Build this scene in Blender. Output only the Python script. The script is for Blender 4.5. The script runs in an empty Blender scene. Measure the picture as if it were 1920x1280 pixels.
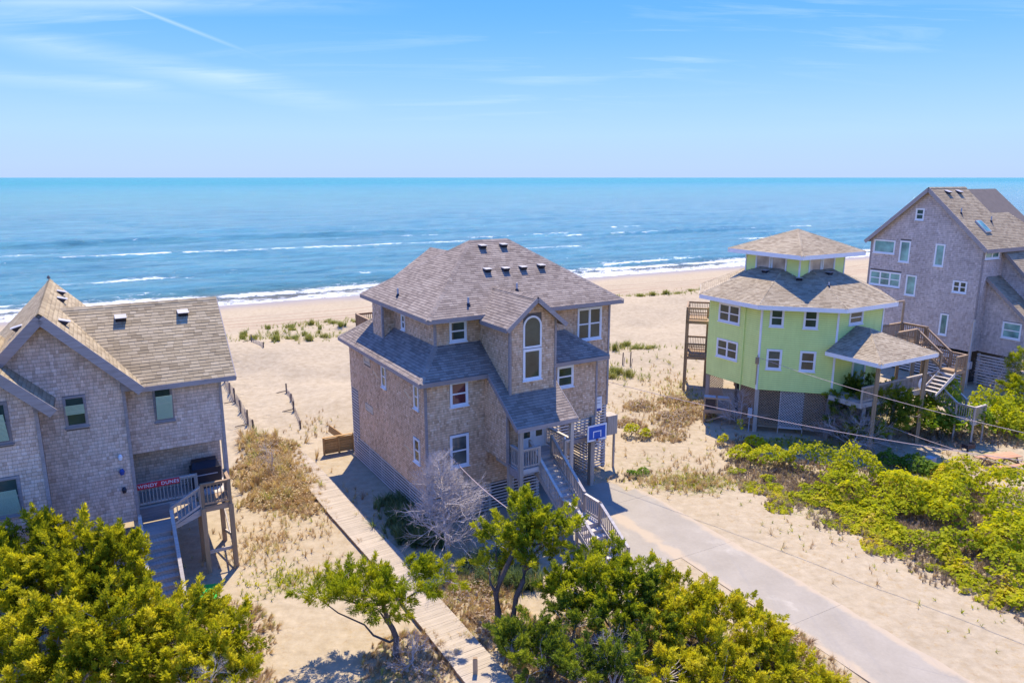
import bpy, math, random
import numpy as np
from mathutils import Vector, Matrix

RAD = math.radians
scene = bpy.context.scene
COL = scene.collection
random.seed(7)

# ------------------------------------------------------------------ camera
camd = bpy.data.cameras.new("camera")
camd.sensor_width = 36.0
camd.lens = 25.5
camd.clip_start = 0.1
camd.clip_end = 60000.0
cam = bpy.data.objects.new("camera", camd)
cam.location = (0.0, 0.0, 16.0)
cam.rotation_euler = (RAD(90.0 - 12.74), 0.0, 0.0)
COL.objects.link(cam)
scene.camera = cam

# ------------------------------------------------------------------ sky and sun
SUN_ELEV, SUN_AZ = 63.0, 2.5          # azimuth from +Y towards +X
SKY_GAIN, SKY_KNEE = 7.6, .35
world = bpy.data.worlds.new("World")
scene.world = world
world.use_nodes = True
wn, wl = world.node_tree.nodes, world.node_tree.links
wn.clear()
w_out = wn.new("ShaderNodeOutputWorld")
w_bg = wn.new("ShaderNodeBackground")
w_sky = wn.new("ShaderNodeTexSky")
w_sky.sky_type = 'NISHITA'
w_sky.sun_disc = False
w_sky.sun_elevation = RAD(SUN_ELEV)
w_sky.sun_rotation = RAD(SUN_AZ)
w_sky.altitude = 0.0
w_sky.air_density = 1.0
w_sky.dust_density = 0.1
w_sky.ozone_density = 4.0
w_bg.inputs['Strength'].default_value = 0.15
# thin wind-drawn cirrus everywhere in the sky
w_tc = wn.new("ShaderNodeTexCoord")
w_sep = wn.new("ShaderNodeSeparateXYZ")
wl.new(w_tc.outputs['Generated'], w_sep.inputs[0])
def wmath(op, a=None, b=None, clamp=False):
    n = wn.new("ShaderNodeMath"); n.operation = op; n.use_clamp = clamp
    for i, q in enumerate((a, b)):
        if q is None: continue
        if isinstance(q, (int, float)): n.inputs[i].default_value = q
        else: wl.new(q, n.inputs[i])
    return n.outputs[0]
w_z = wmath('ADD', wmath('MAXIMUM', w_sep.outputs[2], 0.0), 0.10)
w_px = wmath('DIVIDE', w_sep.outputs[0], w_z)
w_py = wmath('DIVIDE', w_sep.outputs[1], w_z)
w_cmb = wn.new("ShaderNodeCombineXYZ")
wl.new(w_px, w_cmb.inputs[0]); wl.new(w_py, w_cmb.inputs[1])
w_map = wn.new("ShaderNodeMapping")
w_map.inputs['Rotation'].default_value = (0, 0, RAD(-16))
w_map.inputs['Scale'].default_value = (0.35, 1.5, 1.0)
w_map.inputs['Location'].default_value = (1.3, 0.45, 0.0)
wl.new(w_cmb.outputs[0], w_map.inputs[0])
w_n1 = wn.new("ShaderNodeTexNoise")
w_n1.inputs['Scale'].default_value = 1.6
w_n1.inputs['Detail'].default_value = 9.0
w_n1.inputs['Roughness'].default_value = 0.62
w_n1.inputs['Distortion'].default_value = 0.7
wl.new(w_map.outputs[0], w_n1.inputs['Vector'])
w_n2 = wn.new("ShaderNodeTexNoise")
w_n2.inputs['Scale'].default_value = 0.35
w_n2.inputs['Detail'].default_value = 2.0
wl.new(w_cmb.outputs[0], w_n2.inputs['Vector'])
w_r1 = wn.new("ShaderNodeMapRange"); w_r1.inputs[1].default_value = 0.50; w_r1.inputs[2].default_value = 0.86
wl.new(w_n1.outputs['Fac'], w_r1.inputs[0])
w_r2 = wn.new("ShaderNodeMapRange"); w_r2.inputs[1].default_value = 0.40; w_r2.inputs[2].default_value = 0.62
wl.new(w_n2.outputs['Fac'], w_r2.inputs[0])
w_cl = wmath('MULTIPLY', wmath('MULTIPLY', w_r1.outputs[0], w_r2.outputs[0]), 0.62, True)
w_hi = wn.new("ShaderNodeMapRange"); wl.new(w_sep.outputs[2], w_hi.inputs[0]); w_hi.inputs[1].default_value = .05; w_hi.inputs[2].default_value = .16
w_cl = wmath('MULTIPLY', w_cl, w_hi.outputs[0])
# a fading contrail and drawn-out cirrus bands, each lying along its own great circle
def sky_band(n, width, x0, x1, amt, rag):
    d = wn.new("ShaderNodeVectorMath"); d.operation = 'DOT_PRODUCT'; wl.new(w_tc.outputs['Generated'], d.inputs[0]); d.inputs[1].default_value = n
    off = wmath('ADD', d.outputs['Value'], wmath('MULTIPLY', wmath('SUBTRACT', w_n1.outputs['Fac'], .5), rag))
    core = wmath('SUBTRACT', 1.0, wmath('MINIMUM', wmath('DIVIDE', wmath('ABSOLUTE', off), width), 1.0))
    e = wn.new("ShaderNodeMapRange"); e.interpolation_type = 'SMOOTHSTEP'; wl.new(w_sep.outputs[0], e.inputs[0]); e.inputs[1].default_value = x0; e.inputs[2].default_value = x0+.12
    f_ = wn.new("ShaderNodeMapRange"); f_.interpolation_type = 'SMOOTHSTEP'; wl.new(w_sep.outputs[0], f_.inputs[0]); f_.inputs[1].default_value = x1; f_.inputs[2].default_value = x1-.14
    tx_ = wn.new("ShaderNodeMapRange"); wl.new(w_n1.outputs['Fac'], tx_.inputs[0]); tx_.inputs[1].default_value = .30; tx_.inputs[2].default_value = .62
    y_ = wmath('GREATER_THAN', w_sep.outputs[1], 0.0)
    return wmath('MULTIPLY', wmath('MULTIPLY', wmath('MULTIPLY', core, amt), wmath('MULTIPLY', e.outputs[0], f_.outputs[0])), wmath('MULTIPLY', tx_.outputs[0] if rag else 1.0, y_))
for b_ in (((-.3546, .0265, -.9346), .0030, -.62, -.28, .28, .0), ((-.1862, .0517, -.9811), .020, -.62, -.16, .30, .03), ((-.099, .0636, -.9931), .014, -.75, -.34, .22, .03), ((.0052, .2119, -.9773), .012, -.62, -.08, .30, .02)):
    w_cl = wmath('MAXIMUM', w_cl, sky_band(*b_))
# a clear marine sky: the horizon glare is rolled off softly so that it stays pale blue
w_s3 = wn.new("ShaderNodeSeparateColor"); wl.new(w_sky.outputs[0], w_s3.inputs[0])
w_mx = wmath('MAXIMUM', wmath('MAXIMUM', w_s3.outputs[0], w_s3.outputs[1]), w_s3.outputs[2])
w_k = wmath('DIVIDE', SKY_GAIN, wmath('ADD', w_mx, SKY_KNEE))
w_sc = wn.new("ShaderNodeVectorMath"); w_sc.operation = 'SCALE'
wl.new(w_sky.outputs[0], w_sc.inputs[0]); wl.new(w_k, w_sc.inputs['Scale'])
w_hsv = wn.new("ShaderNodeHueSaturation")
w_hsv.inputs['Hue'].default_value = 0.5
w_hsv.inputs['Saturation'].default_value = 1.24
wl.new(w_sc.outputs[0], w_hsv.inputs['Color'])
w_tint = wn.new("ShaderNodeMixRGB"); w_tint.blend_type = 'MULTIPLY'; w_tint.inputs[0].default_value = 1.0
wl.new(w_hsv.outputs[0], w_tint.inputs[1]); w_tint.inputs[2].default_value = (.28, .375, .63, 1)
# sea haze whitening the last degrees above the horizon, the same all round
w_hz = wn.new("ShaderNodeMapRange"); w_hz.interpolation_type = 'SMOOTHSTEP'
wl.new(w_sep.outputs[2], w_hz.inputs[0])
for i_, q_ in zip((1, 2, 3, 4), (-.02, .22, .85, 0.)): w_hz.inputs[i_].default_value = q_
w_hm = wn.new("ShaderNodeMixRGB"); wl.new(w_hz.outputs[0], w_hm.inputs[0]); wl.new(w_tint.outputs[0], w_hm.inputs[1])
w_hm.inputs[2].default_value = (1.42, 1.92, 3.0, 1)
w_mix = wn.new("ShaderNodeMixRGB")
wl.new(w_cl, w_mix.inputs[0]); wl.new(w_hm.outputs[0], w_mix.inputs[1])
w_mix.inputs[2].default_value = (3.4, 3.7, 4.5, 1)
wl.new(w_mix.outputs[0], w_bg.inputs['Color'])
wl.new(w_bg.outputs[0], w_out.inputs['Surface'])

sund = bpy.data.lights.new("sun", 'SUN')
sund.energy = 3.35
sund.angle = RAD(0.5)
sund.color = (1.0, 0.895, 0.70)
sun = bpy.data.objects.new("sun", sund)
sv = Vector((math.sin(RAD(SUN_AZ)) * math.cos(RAD(SUN_ELEV)), math.cos(RAD(SUN_AZ)) * math.cos(RAD(SUN_ELEV)), math.sin(RAD(SUN_ELEV))))
sun.rotation_euler = sv.to_track_quat('Z', 'Y').to_euler()
sun.location = (10, 60, 80)
COL.objects.link(sun)

scene.view_settings.view_transform = 'Standard'
scene.view_settings.look = 'None'
scene.view_settings.gamma = 1.0
scene.view_settings.use_curve_mapping = False
scene.view_settings.exposure = 1.2

# ------------------------------------------------------------------ helpers
def tag(o, label=None, cat=None, group=None, kind=None):
    if label: o["label"] = label
    if cat: o["category"] = cat
    if group: o["group"] = group
    if kind: o["kind"] = kind
    return o

def link(name, data, parent=None, loc=None, rot=None, scl=None):
    o = bpy.data.objects.new(name, data)
    COL.objects.link(o)
    if parent is not None: o.parent = parent
    if loc is not None: o.location = loc
    if rot is not None: o.rotation_euler = rot
    if scl is not None: o.scale = scl
    return o

def empty(name, loc=(0, 0, 0), rz=0.0, **k):
    o = link(name, None, None, loc, (0, 0, rz))
    o.empty_display_size = 0.3
    return tag(o, **k)

def nrm(v):
    v = np.asarray(v, float); return v / max(np.linalg.norm(v), 1e-9)

class MB:
    def __init__(s): s.v = []; s.f = []
    def add(s, vs, fs):
        o = len(s.v); s.v.extend([tuple(map(float, p)) for p in vs]); s.f.extend([tuple(i + o for i in q) for q in fs]); return s
    def box(s, x0, x1, y0, y1, z0, z1):
        return s.add([(x0,y0,z0),(x1,y0,z0),(x1,y1,z0),(x0,y1,z0),(x0,y0,z1),(x1,y0,z1),(x1,y1,z1),(x0,y1,z1)],
                     [(0,3,2,1),(4,5,6,7),(0,1,5,4),(1,2,6,5),(2,3,7,6),(3,0,4,7)])
    def obox(s, O, U, V, W, u, v, w):
        O, U, V, W = (np.asarray(q, float) for q in (O, U, V, W))
        P = [O + U*a + V*b + W*c for c in w for b in v for a in u]
        return s.add(P, [(0,2,3,1),(4,5,7,6),(0,1,5,4),(2,6,7,3),(0,4,6,2),(1,3,7,5)])
    def beam(s, p, q, w, h, up=(0,0,1)):
        p, q = np.asarray(p, float), np.asarray(q, float); d = q - p; L = np.linalg.norm(d); d = d / L
        up = np.asarray(up, float)
        if abs(d @ up) > .98: up = np.array([0, 1., 0])
        sd = nrm(np.cross(d, up)); u = np.cross(sd, d)
        return s.obox(p, d, sd, u, (0, L), (-w/2, w/2), (-h/2, h/2))
    def prism(s, poly, vec):
        n = len(poly); P = [np.asarray(p, float) for p in poly]; vec = np.asarray(vec, float)
        return s.add(P + [p + vec for p in P], [tuple(range(n))[::-1], tuple(range(n, 2*n))] + [(i, (i+1) % n, n + (i+1) % n, n + i) for i in range(n)])
    def tube(s, pts, rad, n=6, cap=True):
        pts = [np.asarray(p, float) for p in pts]; base = len(s.v); k = len(pts)
        if not hasattr(rad, '__len__'): rad = [rad]*k
        ref = np.array([0.13, 0.31, 0.94])
        for i, p in enumerate(pts):
            d = nrm(pts[min(i+1, k-1)] - pts[max(i-1, 0)])
            a = np.cross(d, ref)
            if np.linalg.norm(a) < 1e-3: a = np.cross(d, (1, 0, 0))
            a = nrm(a); b = np.cross(d, a)
            for j in range(n):
                t = 2*math.pi*j/n
                s.v.append(tuple(p + rad[i]*(math.cos(t)*a + math.sin(t)*b)))
        for i in range(k-1):
            for j in range(n):
                A = base+i*n+j; B = base+i*n+(j+1) % n
                s.f.append((A, B, B+n, A+n))
        if cap:
            s.f.append(tuple(range(base+n-1, base-1, -1))); s.f.append(tuple(range(base+(k-1)*n, base+k*n)))
        return s
    def disc(s, c, U, V, r, th, n=24):
        c, U, V = (np.asarray(q, float) for q in (c, U, V)); W = np.cross(U, V)
        return s.prism([c + r*(math.cos(2*math.pi*i/n)*U + math.sin(2*math.pi*i/n)*V) for i in range(n)], W*th)
    def mesh(s, name, mat, smooth=False):
        me = bpy.data.meshes.new(name); me.from_pydata(s.v, [], s.f)
        if mat: me.materials.append(mat)
        if smooth: me.polygons.foreach_set("use_smooth", [True]*len(me.polygons))
        me.update(); return me
    def build(s, name, mat, parent=None, smooth=False, **k):
        return tag(link(name, s.mesh(name, mat, smooth), parent), **k)

def np_mesh(name, V, Q, mat, tint=None, smooth=False):
    """mesh from numpy vertices (n,3) and faces (m,k) of one size"""
    V = np.asarray(V, np.float32); Q = np.asarray(Q, np.int32); m, k = Q.shape
    me = bpy.data.meshes.new(name)
    me.vertices.add(len(V)); me.vertices.foreach_set("co", V.ravel())
    me.loops.add(m*k); me.loops.foreach_set("vertex_index", Q.ravel())
    me.polygons.add(m); me.polygons.foreach_set("loop_start", np.arange(0, m*k, k, dtype=np.int32))
    if smooth: me.polygons.foreach_set("use_smooth", np.ones(m, bool))
    me.update(calc_edges=True)
    if tint is not None:
        for nm, arr in tint.items():
            at = me.attributes.new(nm, 'FLOAT', 'POINT'); at.data.foreach_set("value", np.asarray(arr, np.float32))
    if mat: me.materials.append(mat)
    return me

def vnoise(x, y, sc, seed=0):
    x = np.asarray(x, float)/sc; y = np.asarray(y, float)/sc
    xi, yi = np.floor(x), np.floor(y); fx, fy = x - xi, y - yi
    fx = fx*fx*(3-2*fx); fy = fy*fy*(3-2*fy)
    def h(a, b):
        t = np.sin(a*127.1 + b*311.7 + seed*74.7)*43758.5453; return t - np.floor(t)
    return (h(xi, yi)*(1-fx)+h(xi+1, yi)*fx)*(1-fy) + (h(xi, yi+1)*(1-fx)+h(xi+1, yi+1)*fx)*fy

def fbm(x, y, sc, seed=0, o=4):
    r = 0; a = .5
    for i in range(o): r = r + a*vnoise(x, y, sc/2**i, seed+i); a *= .5
    return r / (1 - .5**o)

# ------------------------------------------------------------------ materials
class NT:
    def __init__(s, name, rough=.8, spec=.3):
        s.m = bpy.data.materials.new(name); s.m.use_nodes = True
        s.n, s.l = s.m.node_tree.nodes, s.m.node_tree.links
        s.b = s.n["Principled BSDF"]; s.out = s.n["Material Output"]
        s.b.inputs["Roughness"].default_value = rough
        s.b.inputs["Specular IOR Level"].default_value = spec
    def put(s, sock, v):
        if hasattr(v, 'is_linked') or hasattr(v, 'links'): s.l.new(v, sock)
        else: sock.default_value = v
    def obj(s):
        if not hasattr(s, '_tc'): s._tc = s.n.new("ShaderNodeTexCoord")
        return s._tc.outputs["Object"]
    def mapping(s, scale=(1,1,1), rot=(0,0,0), src=None):
        m = s.n.new("ShaderNodeMapping"); m.inputs["Scale"].default_value = scale; m.inputs["Rotation"].default_value = rot
        s.l.new(src or s.obj(), m.inputs[0]); return m.outputs[0]
    def noise(s, scale, detail=4, rough=.55, dist=0, vec=None):
        t = s.n.new("ShaderNodeTexNoise"); t.inputs["Scale"].default_value = scale; t.inputs["Detail"].default_value = detail
        t.inputs["Roughness"].default_value = rough; t.inputs["Distortion"].default_value = dist
        s.l.new(vec or s.obj(), t.inputs["Vector"]); return t.outputs["Fac"]
    def vor(s, scale, vec=None, feat='F1', out="Distance"):
        t = s.n.new("ShaderNodeTexVoronoi"); t.feature = feat; t.inputs["Scale"].default_value = scale
        s.l.new(vec or s.obj(), t.inputs["Vector"]); return t.outputs[out]
    def math(s, op, a, b=None, clamp=False):
        t = s.n.new("ShaderNodeMath"); t.operation = op; t.use_clamp = clamp
        s.put(t.inputs[0], a)
        if b is not None: s.put(t.inputs[1], b)
        return t.outputs[0]
    def rng(s, v, a, b, c=0., d=1.):
        t = s.n.new("ShaderNodeMapRange"); t.interpolation_type = 'SMOOTHSTEP'
        s.l.new(v, t.inputs[0])
        for i, q in zip((1, 2, 3, 4), (a, b, c, d)): t.inputs[i].default_value = q
        return t.outputs[0]
    def ramp(s, v, stops):
        t = s.n.new("ShaderNodeValToRGB"); e = t.color_ramp.elements
        while len(e) < len(stops): e.new(.5)
        for q, (p, c) in zip(e, stops): q.position = p; q.color = (*c, 1)
        s.l.new(v, t.inputs[0]); return t.outputs[0]
    def mix(s, f, a, b, mode='MIX'):
        t = s.n.new("ShaderNodeMixRGB"); t.blend_type = mode
        for k, q in zip((0, 1, 2), (f, a, b)):
            if isinstance(q, tuple) and len(q) == 3: q = (*q, 1)
            s.put(t.inputs[k], q)
        return t.outputs[0]
    def island(s):
        return s.n.new("ShaderNodeNewGeometry").outputs["Random Per Island"]
    def orand(s):
        return s.n.new("ShaderNodeObjectInfo").outputs["Random"]
    def attr(s, name):
        t = s.n.new("ShaderNodeAttribute"); t.attribute_name = name; return t.outputs["Fac"]
    def col(s, c): s.put(s.b.inputs["Base Color"], (*c, 1) if isinstance(c, tuple) else c); return s
    def bump(s, h, strength=.3, dist=.02):
        t = s.n.new("ShaderNodeBump"); t.inputs["Strength"].default_value = strength; t.inputs["Distance"].default_value = dist
        s.l.new(h, t.inputs["Height"]); s.l.new(t.outputs[0], s.b.inputs["Normal"]); return s

def m_shingle(name, stops, streak=.35, rough=.9, butt=.68):
    t = NT(name, rough, .15)
    c = t.ramp(t.island(), stops)
    st = t.noise(1., 5, .6, 0, t.mapping((9, 9, 1.3)))
    big = t.noise(.45, 3, .6)
    c = t.mix(streak, c, t.ramp(st, [(.25, (.45, .43, .42)), (.75, (1.35, 1.32, 1.3))]), 'MULTIPLY')
    c = t.mix(.5, c, t.ramp(big, [(.3, (.80, .77, .76)), (.7, (1.25, 1.24, 1.23))]), 'MULTIPLY')
    c = t.mix(1., c, t.ramp(t.attr('tint'), [(0, (butt,)*3), (.3, (1., 1., 1.)), (.8, (1.04, 1.04, 1.04)), (1, (.8, .8, .8))]), 'MULTIPLY')  # dark lower edge: butt weathering plus a painted course shadow line
    t.col(c).bump(st, .4, .01)
    return t.m

def m_plain(name, c, rough=.6, var=.15, sc=3., spec=.3, bump=0):
    t = NT(name, rough, spec)
    n = t.noise(sc, 5, .6)
    k = 1-var
    t.col(t.mix(1., c, t.ramp(n, [(.25, (k, k, k)), (.75, (1+var*.6,)*3)]), 'MULTIPLY'))
    if bump: t.bump(n, bump, .01)
    return t.m

def m_wood(name, c, var=.35, axis=0, rough=.8):
    t = NT(name, rough, .2)
    s = [14, 14, 14]; s[axis] = 1.2
    g = t.noise(1., 5, .65, .3, t.mapping(tuple(s)))
    r = t.orand()
    base = t.mix(1., c, t.ramp(r, [(0, (1-var,)*3), (1, (1+var*.5,)*3)]), 'MULTIPLY')
    t.col(t.mix(.8, base, t.ramp(g, [(.25, (.62, .60, .58)), (.7, (1.15, 1.15, 1.15))]), 'MULTIPLY')).bump(g, .3, .005)
    return t.m

def m_glass(name, c, rough=.04):
    t = NT(name, rough, .6)
    n = t.noise(.9, 3, .5)
    t.col(t.mix(1., c, t.ramp(n, [(.3, (.5, .5, .5)), (.7, (1.6, 1.6, 1.5))]), 'MULTIPLY'))
    w = t.noise(.7, 1, .4)
    t.bump(w, .12, .05)
    return t.m

def m_leaf(name, stops, trans=.35, rough=.7):
    t = NT(name, rough, .12)
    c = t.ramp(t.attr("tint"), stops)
    t.col(c)
    tr = t.n.new("ShaderNodeBsdfTranslucent"); t.l.new(t.mix(1., c, (1.25, 1.2, .55), 'MULTIPLY'), tr.inputs[0])
    mx = t.n.new("ShaderNodeMixShader"); mx.inputs[0].default_value = trans
    t.l.new(t.b.outputs[0], mx.inputs[1]); t.l.new(tr.outputs[0], mx.inputs[2]); t.l.new(mx.outputs[0], t.out.inputs[0])
    return t.m

M = {}
M['cedar_main'] = m_shingle("cedar_main", [(0, (0.520, 0.322, 0.187)), (.25, (0.686, 0.445, 0.267)), (.75, (0.759, 0.509, 0.316)), (1, (0.820, 0.603, 0.401))])
M['cedar_left'] = m_shingle("cedar_left", [(0, (0.582, 0.410, 0.298)), (.3, (0.718, 0.522, 0.388)), (.75, (0.759, 0.569, 0.432)), (1, (0.820, 0.635, 0.497))])
M['cedar_grey'] = m_shingle("cedar_grey", [(0, (0.484, 0.392, 0.339)), (.3, (0.572, 0.469, 0.407)), (.75, (0.620, 0.515, 0.448)), (1, (0.678, 0.571, 0.507))])
M['roof_main'] = m_shingle("roof_main", [(0, (0.210, 0.166, 0.135)), (.4, (0.275, 0.221, 0.180)), (1, (0.336, 0.276, 0.225))], .15)
M['roof_tan'] = m_shingle("roof_tan", [(0, (0.252, 0.196, 0.121)), (.35, (0.340, 0.268, 0.166)), (1, (0.408, 0.330, 0.216))], .15)
M['roof_green'] = m_shingle("roof_green", [(0, (0.269, 0.211, 0.140)), (.4, (0.356, 0.287, 0.194)), (1, (0.422, 0.348, 0.244))], .15)
M['roof_far'] = m_shingle("roof_far", [(0, (0.260, 0.200, 0.130)), (.4, (0.330, 0.260, 0.170)), (1, (0.390, 0.315, 0.211))], .15)
M['butt'] = m_plain("shingle_butt", (.115, .09, .078), .95, .2)  # weathered end grain, kept dark to help draw the course shadow line
M['under'] = m_plain("sheathing", (.16, .13, .11), .9)
M['trim_grey'] = m_wood("weathered_trim", (.36, .31, .29), .2)
M['white'] = m_plain("white_paint", (.80, .80, .79), .45, .06)
def m_lap(name, c):
    t = NT(name, .6, .25)
    n1, n2 = t.noise(1.1, 4, .6), t.noise(1., 4, .6, 0, t.mapping((5, 5, .6)))
    k = t.mix(.6, c, t.ramp(n1, [(.3, (.90, .91, .88)), (.7, (1.06, 1.05, 1.06))]), 'MULTIPLY')
    k = t.mix(.5, k, t.ramp(n2, [(.3, (.90, .90, .86)), (.7, (1.05, 1.05, 1.05))]), 'MULTIPLY')
    t.col(t.mix(1., k, t.ramp(t.attr('tint'), [(0, (.5, .54, .46)), (.25, (1, 1, 1)), (1, (1, 1, 1))]), 'MULTIPLY'))  # lower edge darkened to paint the shadow line under each lap
    return t.m
M['green_siding'] = m_lap("lime_siding", (.76, .88, .30))
M['green_paint'] = m_plain("lime_paint", (.76, .88, .30), .6, .06)
M['glass_red'] = m_glass("glass_over_red_curtain", (.10, .03, .035))
M['glass_grey'] = m_glass("glass_over_grey_curtain", (.11, .12, .11))
M['glass_pale'] = m_glass("glass_over_pale_interior", (.42, .36, .31), .06)  # pale colour painted in for the light interior seen through
M['glass'] = m_glass("window_glass", (.035, .055, .045))
M['glass_teal'] = m_glass("teal_window_glass", (.16, .33, .30), .08)
M['blind'] = m_plain("blind_slat", (.36, .56, .48), .6, .05)
M['blind_tan'] = m_plain("tan_shade", (.62, .52, .40), .7, .06)
M['curtain'] = m_plain("dark_red_curtain", (.10, .02, .03), .8, .3)
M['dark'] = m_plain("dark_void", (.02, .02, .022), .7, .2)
M['wood'] = m_wood("weathered_deck", (.58, .51, .44), .18)
M['wood_v'] = m_wood("weathered_post", (.50, .42, .34), .22, 2)
M['wood_warm'] = m_wood("warm_deck_wood", (.42, .29, .18), .25)
M['wood_warm_v'] = m_wood("warm_post_wood", (.40, .28, .17), .25, 2)
M['plank'] = m_wood("boardwalk_plank", (.44, .365, .275), .12)
M['plank_edge'] = m_wood("boardwalk_edge", (.40, .24, .12), .2)
M['new_wood'] = m_wood("new_pine", (.50, .30, .12), .2)
M['slat'] = m_wood("grey_slat", (.62, .55, .50), .15)
M['metal'] = m_plain("grey_metal", (.42, .43, .45), .45, .12)
M['metal_pale'] = m_plain("pale_metal", (.44, .42, .41), .45, .1)
M['black'] = m_plain("black_plastic", (.03, .03, .04), .4, .2)
M['bark'] = m_plain("bark", (.15, .115, .095), .95, .4, 14, .1, .6)
M['deadwood'] = m_plain("deadwood", (.52, .46, .43), .9, .25, 9, .1)
M['red'] = m_plain("red_banner", (.62, .03, .05), .6, .05)
M['blue'] = m_plain("blue_print", (.02, .10, .42), .5, .05)
M['navy'] = m_plain("navy_print", (.05, .08, .28), .5, .05)
M['mat'] = m_plain("green_mat", (.03, .42, .06), .9, .2, 20)
M['rust'] = m_plain("orange_rust", (.45, .16, .08), .6, .2)
M['wire'] = m_plain("cable_sheath", (.42, .33, .33), .7, .15, 2)
M['cement'] = m_plain("cement_block", (.48, .44, .40), .9, .2, 8)
# ------------------------------------------------------------------ terrain
SH_P = np.array([-42.4, 103.4]); SH_N = nrm((-.47, .883)); SH_T = np.array([SH_N[1], -SH_N[0]])
def shore_v(x, y): return (np.asarray(x)-SH_P[0])*SH_N[0] + (np.asarray(y)-SH_P[1])*SH_N[1]
def shore_u(x, y): return (np.asarray(x)-SH_P[0])*SH_T[0] + (np.asarray(y)-SH_P[1])*SH_T[1]
SEA_Z = -2.0
PROF_S = [-400, -60, -12, 0, 6, 14, 25, 31, 36, 42, 50, 62, 70, 500]
PROF_Z = [-9.0, -5.0, -2.7, -2.03, -1.75, -1.25, -.75, -.15, .55, .75, .45, .25, 0, 0]
def ground_z(x, y):
    x = np.asarray(x, float); y = np.asarray(y, float)
    s = -shore_v(x, y)
    z = np.interp(s, PROF_S, PROF_Z)
    amp = np.clip((s-28)/8, 0, 1)*np.clip((70-s)/14, 0, 1)
    z = z + amp*(fbm(x, y, 9, 3)-.5)*2.3
    hump = np.exp(-(((x+11.5)/4.5)**2 + ((y-50)/6.)**2))*.7          # sand heaped behind the board fence
    return z + hump + (fbm(x, y, 2.4, 11, 3)-.5)*.10*np.clip((s-20)/10, .15, 1)

def axis(segs):
    out = [np.array([segs[0][0]])]
    for a, b, st in segs: out.append(np.arange(a+st, b+st*.5, st))
    return np.concatenate(out)
gx = axis([(-420, -120, 20), (-120, -48, 3), (-48, 48, .5), (48, 132, 3), (132, 420, 12)])
gy = axis([(-120, 12, 6), (12, 80, .5), (80, 200, 1.5), (200, 420, 6)])
X, Y = np.meshgrid(gx, gy)
keep = shore_v(X, Y) < 70
Z = ground_z(X, Y)
S = -shore_v(X, Y)
# where plants grow thinly on the sand (lawn weeds, runners, dry stalks)
VEG = [(9.5, 36.5, 3.2, 2.0, .9), (8, 39, 2.5, 2.2, .55), (17, 42.2, 4.5, 1.6, .9), (15.5, 33, 4, 4.5, .55), (20, 30, 5, 5, .5), (22, 37.5, 3.5, 2.2, .9), (24, 24, 5, 5, .35),
       (-9.2, 26.7, 1.7, 1.3, .75), (-10, 30, 2, 2, .4), (-2, 26, 2.6, 2.2, .6), (-3.5, 21, 2.2, 2.4, .7), (4, 23, 4, 3, .75), (9, 22.5, 2.0, 3, .6), (-12, 36, 2.6, 4, .55),
       (28, 40, 3, 2.0, .7), (12.5, 52, 2.0, 5, .6), (9, 47, 3, 4, .3), (27, 47, 8, 4, .7), (-14, 20, 6, 4, .6), (-5, 32, 1.6, 3, .3), (0, -20, 80, 18, .8)]
veg = np.zeros_like(X)
for cx_, cy_, rx, ry, st in VEG: veg = np.maximum(veg, st*np.exp(-(((X-cx_)/rx)**2+((Y-cy_)/ry)**2)))
path = np.exp(-((X + 17.5 + (Y-44)*.45)/3.0)**2)*np.clip((Y-38)/5, 0, 1)*np.clip((66-Y)/8, 0, 1)
Z = Z + path*(fbm(X, Y, 1.3, 41, 2)-.5)*.5
idx = np.arange(X.size).reshape(X.shape)
q = np.stack([idx[:-1, :-1], idx[:-1, 1:], idx[1:, 1:], idx[1:, :-1]], -1).reshape(-1, 4)
kq = keep[:-1, :-1].reshape(-1)
t = NT("sand", .95, .12)
sv_ = t.attr("inland"); vg = t.attr("veg")
n_f = t.noise(38, 4, .7); n_m = t.noise(2.2, 6, .65); n_b = t.noise(.16, 4, .6)
c = t.ramp(n_m, [(.25, (.315, .247, .155)), (.5, (.385, .312, .21)), (.75, (.455, .375, .26))])
c = t.mix(.35, c, t.ramp(n_b, [(.3, (.80, .78, .78)), (.7, (1.12, 1.08, 1.02))]), 'MULTIPLY')
c = t.mix(.30, c, t.ramp(n_f, [(.3, (.72, .70, .68)), (.6, (1.1, 1.1, 1.1))]), 'MULTIPLY')
# litter of dry stalks and runners over the yards
yard = t.rng(sv_, 66, 74)
lit = t.math('MULTIPLY', t.rng(t.noise(3.3, 9, .78, .6), .50, .64), t.math('MULTIPLY', yard, t.rng(t.noise(.33, 3, .5), .36, .60)))
c = t.mix(t.math('MULTIPLY', lit, .75), c, t.ramp(t.noise(6, 3), [(.3, (.27, .17, .085)), (.7, (.40, .30, .15))]))
weed = t.rng(t.math('ADD', t.noise(2.6, 8, .72, .3), t.math('MULTIPLY', vg, .42)), .70, .84)
c = t.mix(t.math('MULTIPLY', weed, .85), c, t.ramp(t.noise(1.4, 5), [(.3, (.10, .115, .025)), (.5, (.20, .19, .055)), (.7, (.33, .27, .13))]))
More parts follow.
